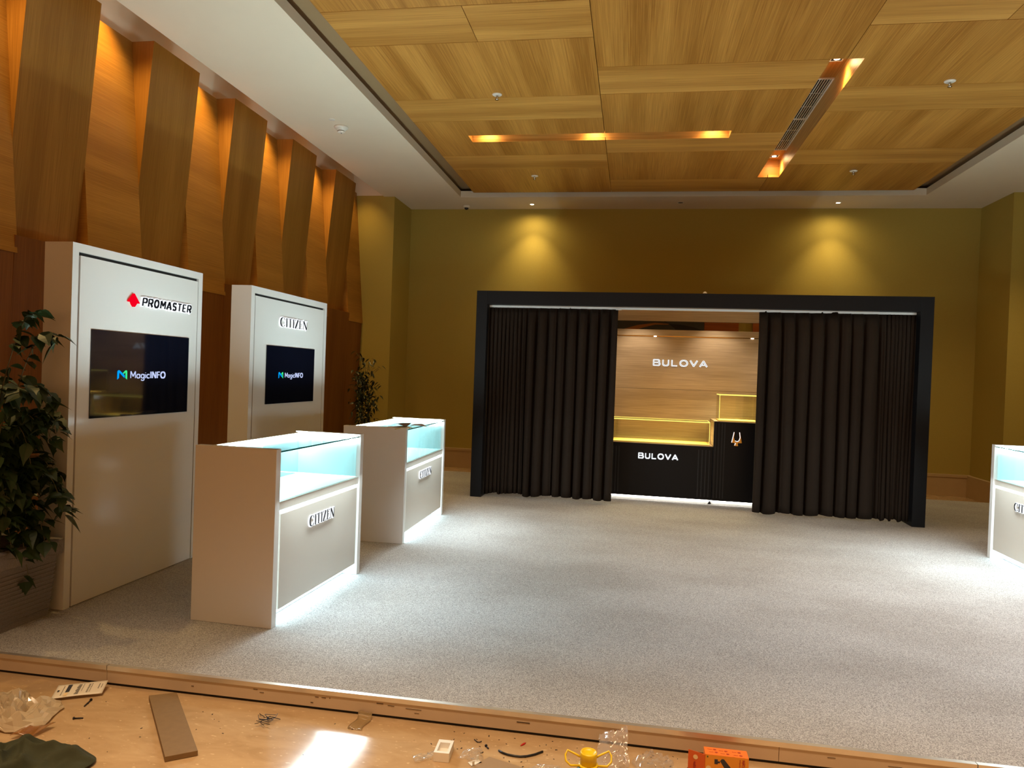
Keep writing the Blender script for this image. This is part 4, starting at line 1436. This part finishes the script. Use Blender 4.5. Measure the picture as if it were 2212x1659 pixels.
o = b.build('tape_strip', TAPE); sd = o.modifiers.new('solid', 'SOLIDIFY'); sd.thickness = 0.001
tag(o, 'brownish see-through tape strip stuck at the foot of the step', 'tape')

# white foam block with a hollow
t = thing('foam_block', 'white foam block with a square hollow wrapped in clear film', 'foam block', (-0.668, 2.715, 0), 0.05)
b = MB()
fx, fy, fh, fw_ = 0.030, 0.050, 0.036, 0.010
for a in ((-fx, fx, -fy, -fy+0.014), (-fx, fx, fy-0.022, fy), (-fx, -fx+fw_, -fy+0.014, fy-0.022), (fx-fw_, fx, -fy+0.014, fy-0.022)):
    b.box(*a, 0.001, fh)
b.box(-fx+fw_, fx-fw_, -fy+0.014, fy-0.022, 0.001, 0.014)
b.build('block', FOAM, t)
def wisp(name, pts, w, m, seed, label, cat='film', parent=None):
    """thin twisted film ribbon with creases"""
    b = MB()
    def fn(s, v):
        k = min(int(s*(len(pts)-1)), len(pts)-2); f = s*(len(pts)-1)-k
        p = Vector(pts[k]).lerp(Vector(pts[k+1]), f); d = (Vector(pts[k+1])-Vector(pts[k])).normalized()
        n_ = Vector((-d.y, d.x, 0))
        ww = w*(0.35+0.65*s)
        return p+n_*(v-0.5)*ww+Vector((0, 0, 1))*(0.006+0.012*mnoise.noise(Vector((s*6+seed, v*9, seed))))
    b.grid(fn, 14, 12)
    o = b.build(name, m, parent, recalc=False)
    return o
t2_ = wisp('film_tail', [(-0.03, -0.01, 0.012), (-0.055, -0.035, 0.006), (-0.105, -0.06, 0.004)], 0.05, FILM, 2.0, None, parent=t)
crumpled('clear_film_scrap', (-0.560, 2.735, 0), 0.045, 0.05, 0.022, 5.1, FILM, 0.3, 40, 'scrap of crinkled clear film between the foam block and the grey card', 'plastic film', thick=0)
t = thing('plastic_clip', 'small cream plastic clip with two upright tabs beside the grey card', 'clip', (-0.540, 2.685, 0), 0.75)
b = MB(); b.box(-0.020, 0.026, -0.014, 0.014, 0.001, 0.004); b.build('plate', WPLAST, t)
for x_ in (-0.012, 0.022):
    b = MB(); b.box(x_-0.004, x_+0.004, -0.015 if x_ < 0 else 0.010, -0.011 if x_ < 0 else 0.014, 0.004, 0.020); b.build('tab', WPLAST, t)
b = MB()
Q = [(-0.60, 2.555), (-0.28, 2.60), (-0.350, 2.690), (-0.492, 2.741)]
Q = [(-0.575, 2.60), (-0.33, 2.58), (-0.335, 2.688), (-0.492, 2.741)]
b.hexa([(x, y, 0.001) for x, y in Q], [(x, y, 0.004) for x, y in Q])
tag(b.build('grey_card', CARDG), 'grey brown card lying flat at the bottom edge left of the bottle', 'card')
b = MB()
b.tube([(-0.465, 2.793, .0045), (-0.447, 2.780, .0045), (-0.425, 2.771, .0045), (-0.40, 2.7675, .0045), (-0.375, 2.768, .0045), (-0.350, 2.777, .0045), (-0.322, 2.797, .0045), (-0.294, 2.826, .0045)], 0.0042, 10)
tag(b.build('cable_piece', BPLAST), 'curved piece of black cable on the marble below the step', 'cable')
b = MB(); b.prism([(0, 0), (0.006, 0.004), (0.016, 0.018), (0.019, 0.030), (0.009, 0.022), (0.004, 0.012)], 0.003, Matrix.Translation((-0.388, 2.852, 0.001)))
tag(b.build('red_scrap', RED), 'tiny red plastic scrap near the step', 'scrap')
b = MB(); b.tube([(-0.578, 2.858, .003), (-0.562, 2.841, .003), (-0.552, 2.842, .003), (-0.546, 2.850, .003)], 0.0018, 6)
tag(b.build('wire_hook', STEEL), 'small bent dark wire near the step left of the cable piece', 'wire')

# bottle with yellow cap and folding handle
t = thing('plastic_bottle', 'green plastic bottle with a yellow screw cap and yellow carrying handle', 'bottle', (-0.092, 2.291, 0), 0.17)
b = MB(); b.lathe([(0.060, 0.001), (0.064, 0.01), (0.064, 0.19), (0.058, 0.215), (0.036, 0.245), (0.024, 0.256), (0.022, 0.272)], None, 28)
b.build('body', BOTTLE, t)
b = MB(); b.lathe([(0.026, 0.266), (0.0265, 0.300), (0.0245, 0.304), (0.022, 0.3025), (0.0215, 0.300), (0.004, 0.2995)], None, 32)
b.build('cap', YELLOW, t)
b = MB(); b.lathe([(0.025, 0.258), (0.031, 0.259), (0.031, 0.264), (0.025, 0.265)], None, 28)
for s_ in (-1, 1):
    b.tube([(s_*0.028, -0.008, 0.262), (s_*0.058, -0.012, 0.264), (s_*0.072, -0.004, 0.274), (s_*0.073, 0.006, 0.289), (s_*0.066, 0.012, 0.300), (s_*0.040, 0.008, 0.290), (s_*0.026, 0.004, 0.284)], 0.0034, 8)
b.build('handle', YELLOW, t)

# standing clear bag leaning on the step
b = MB()
def bagp(u, v):
    # u across, v from floor to top
    x0, x1 = -0.085, 0.045
    top = Vector((-0.075+0.105*u, 2.925, 0.062+0.040*u))
    bot = Vector((x0+(x1-x0)*u, 2.775+0.02*u, 0.003))
    p = bot.lerp(top, v)
    nz = mnoise.noise(Vector((u*4.5, v*5.5, 1.3)))*0.016+mnoise.noise(Vector((u*11, v*13, 7.3)))*0.007
    return p+Vector((nz*0.3, -abs(nz)*1.6-0.012*math.sin(PI*u), nz*0.5))
b.grid(bagp, 22, 26)
tag(b.build('clear_bag', plastic_film('bag_film', (0.85, 0.80, 0.78), 0.34), recalc=False), 'clear plastic bag propped against the step behind the yellow cap', 'plastic bag')
crumpled('clear_film_heap', (0.135, 2.83, 0), 0.082, 0.07, 0.05, 9.4, FILM, 0.2, 30, 'heap of crinkled clear film between the bag and the orange box', 'plastic film', thick=0)
crumpled('clear_film_flat', (-0.27, 2.70, 0), 0.075, 0.035, 0.016, 2.4, FILM, 0.2, 45, 'flat crinkled clear film on the marble left of the bottle', 'plastic film', thick=0)

# orange lamp box
t = thing('lamp_box', 'orange printed lamp carton with an open flap standing against the step', 'box', (0.321, 2.768, 0), 0.012)
bw, bd, bh = 0.157, 0.056, 0.100
b = MB()
b.box(0, bw, 0, bd, 0.001, bh)
b.build('carton', ORANGE, t)
b = MB(); b.box(0.0005, bw-0.0005, -0.0006, 0, 0.002, bh-0.001); b.build('front_face', AMBERP, t)
b = MB(); b.hexa([(-0.060, 0.018, 0.001), (-0.001, 0.0, 0.001), (0.0, 0.0015, 0.001), (-0.059, 0.0195, 0.001)], [(-0.060, 0.018, bh+0.002), (-0.001, 0.0, bh-0.002), (0.0, 0.0015, bh-0.002), (-0.059, 0.0195, bh+0.002)])
b.build('flap', ORANGED, t)
Mf = lambda x, z: frame_at((x, -0.0007, z), (1, 0, 0), (0, -1, 0))
b = MB()
R = lambda x0, x1, z0, z1: [(x0, z0), (x1, z0), (x1, z1), (x0, z1)]
b.prism(R(0.034, 0.046, 0.067, 0.085), 0.0004, Mf(0, 0))
b.prism([(0.044, 0.077), (0.054, 0.079), (0.054, 0.072), (0.044, 0.071)], 0.0004, Mf(0, 0))
b.prism([(0.054, 0.080), (0.060, 0.088), (0.068, 0.088), (0.094, 0.058), (0.086, 0.046), (0.076, 0.046)], 0.0004, Mf(0, 0))
b.build('lamp_picture', INK, t)
b = MB(); b.prism(R(0.006, 0.011, 0.089, 0.095), 0.0004, Mf(0, 0)); b.build('print_mark', mat('print_green', (0.05, 0.10, 0.03), 0.5), t)
Mv = frame_at((0.131, -0.0007, 0.030), (0, 0, 1), (0, -1, 0), (-1, 0, 0))
put_mesh('wording', text_mesh('Track Light', 0.060, 0.010, 0.0004, 0.0004), frame_at((0.142, -0.0007, 0.032), (0, 0, 1), (0, -1, 0), (-1, 0, 0)), REDINK, t)
put_mesh('wording', text_mesh('Surface', 0.028, 0.006, 0.0004), frame_at((0.128, -0.0007, 0.064), (0, 0, 1), (0, -1, 0), (-1, 0, 0)), REDINK, t)
b = MB()
for (x, y) in ((0.047, 0.018), (0.079, 0.018), (0.123, 0.018), (0.047, 0.040), (0.079, 0.040), (0.123, 0.040)):
    pass
for (x, y) in ((0.038, 0.040), (0.079, 0.036), (0.127, 0.036), (0.042, 0.020), (0.083, 0.016), (0.130, 0.014)):
    n_ = 14
    for k in range(n_):
        a0, a1 = 2*PI*k/n_, 2*PI*(k+1)/n_
        b.face([(x+r_*math.cos(a), y+r_*0.8*math.sin(a), bh+0.0006) for r_, a in ((0.0062, a0), (0.0062, a1), (0.0042, a1), (0.0042, a0))])
    b.box(x-0.002, x+0.002, y-0.002, y+0.001, bh+0.0002, bh+0.0006)
    b.box(x-0.026, x-0.010, y-0.001, y+0.0005, bh+0.0002, bh+0.0006)
b.build('icon_print', REDINK, t)
def disc(b, M, r_, n_=20, d=0.0004):
    b.prism([(r_*math.cos(2*PI*k/n_), r_*math.sin(2*PI*k/n_)) for k in range(n_)], d, M)
fr = Vector((0.059, -0.018, 0)).normalized(); fo_ = Vector((fr.y, -fr.x, 0))
b = MB(); disc(b, frame_at((-0.034, 0.0098-0.0004, 0.080), fr, fo_), 0.0088); disc(b, Mf(0.013, 0.049), 0.0095)
b.build('badge', CREAM, t)
put_mesh('wording', text_mesh('Track Lights', 0.050, 0.008, 0.0004, 0.0003), frame_at((-0.034, 0.0095, 0.012), (0, 0, 1), fo_, (-fr.x, -fr.y, 0)), REDINK, t)

# specks of dirt
random.seed(11)
b = MB()
for k in range(110):
    x = random.uniform(-0.75, 0.30); y = random.uniform(2.66, 2.93)
    if random.random() < 0.2:
        x = random.uniform(-2.4, -0.8); y = random.uniform(2.4, 2.9)
    s_ = random.uniform(0.0008, 0.0028)
    a = random.uniform(0, PI)
    d = Vector((math.cos(a), math.sin(a), 0))*s_*random.uniform(1, 2.2); e_ = Vector((-d.y, d.x, 0))*0.4
    p = Vector((x, y, 0.0))
    q = [p-d-e_, p+d-e_, p+d+e_, p-d+e_]
    b.hexa([(v.x, v.y, 0.0003) for v in q], [(v.x, v.y, 0.0016) for v in q])
tag(b.build('dirt_specks', STEEL, merge=False), 'dark specks of dirt scattered over the marble', 'dirt', kind='stuff')
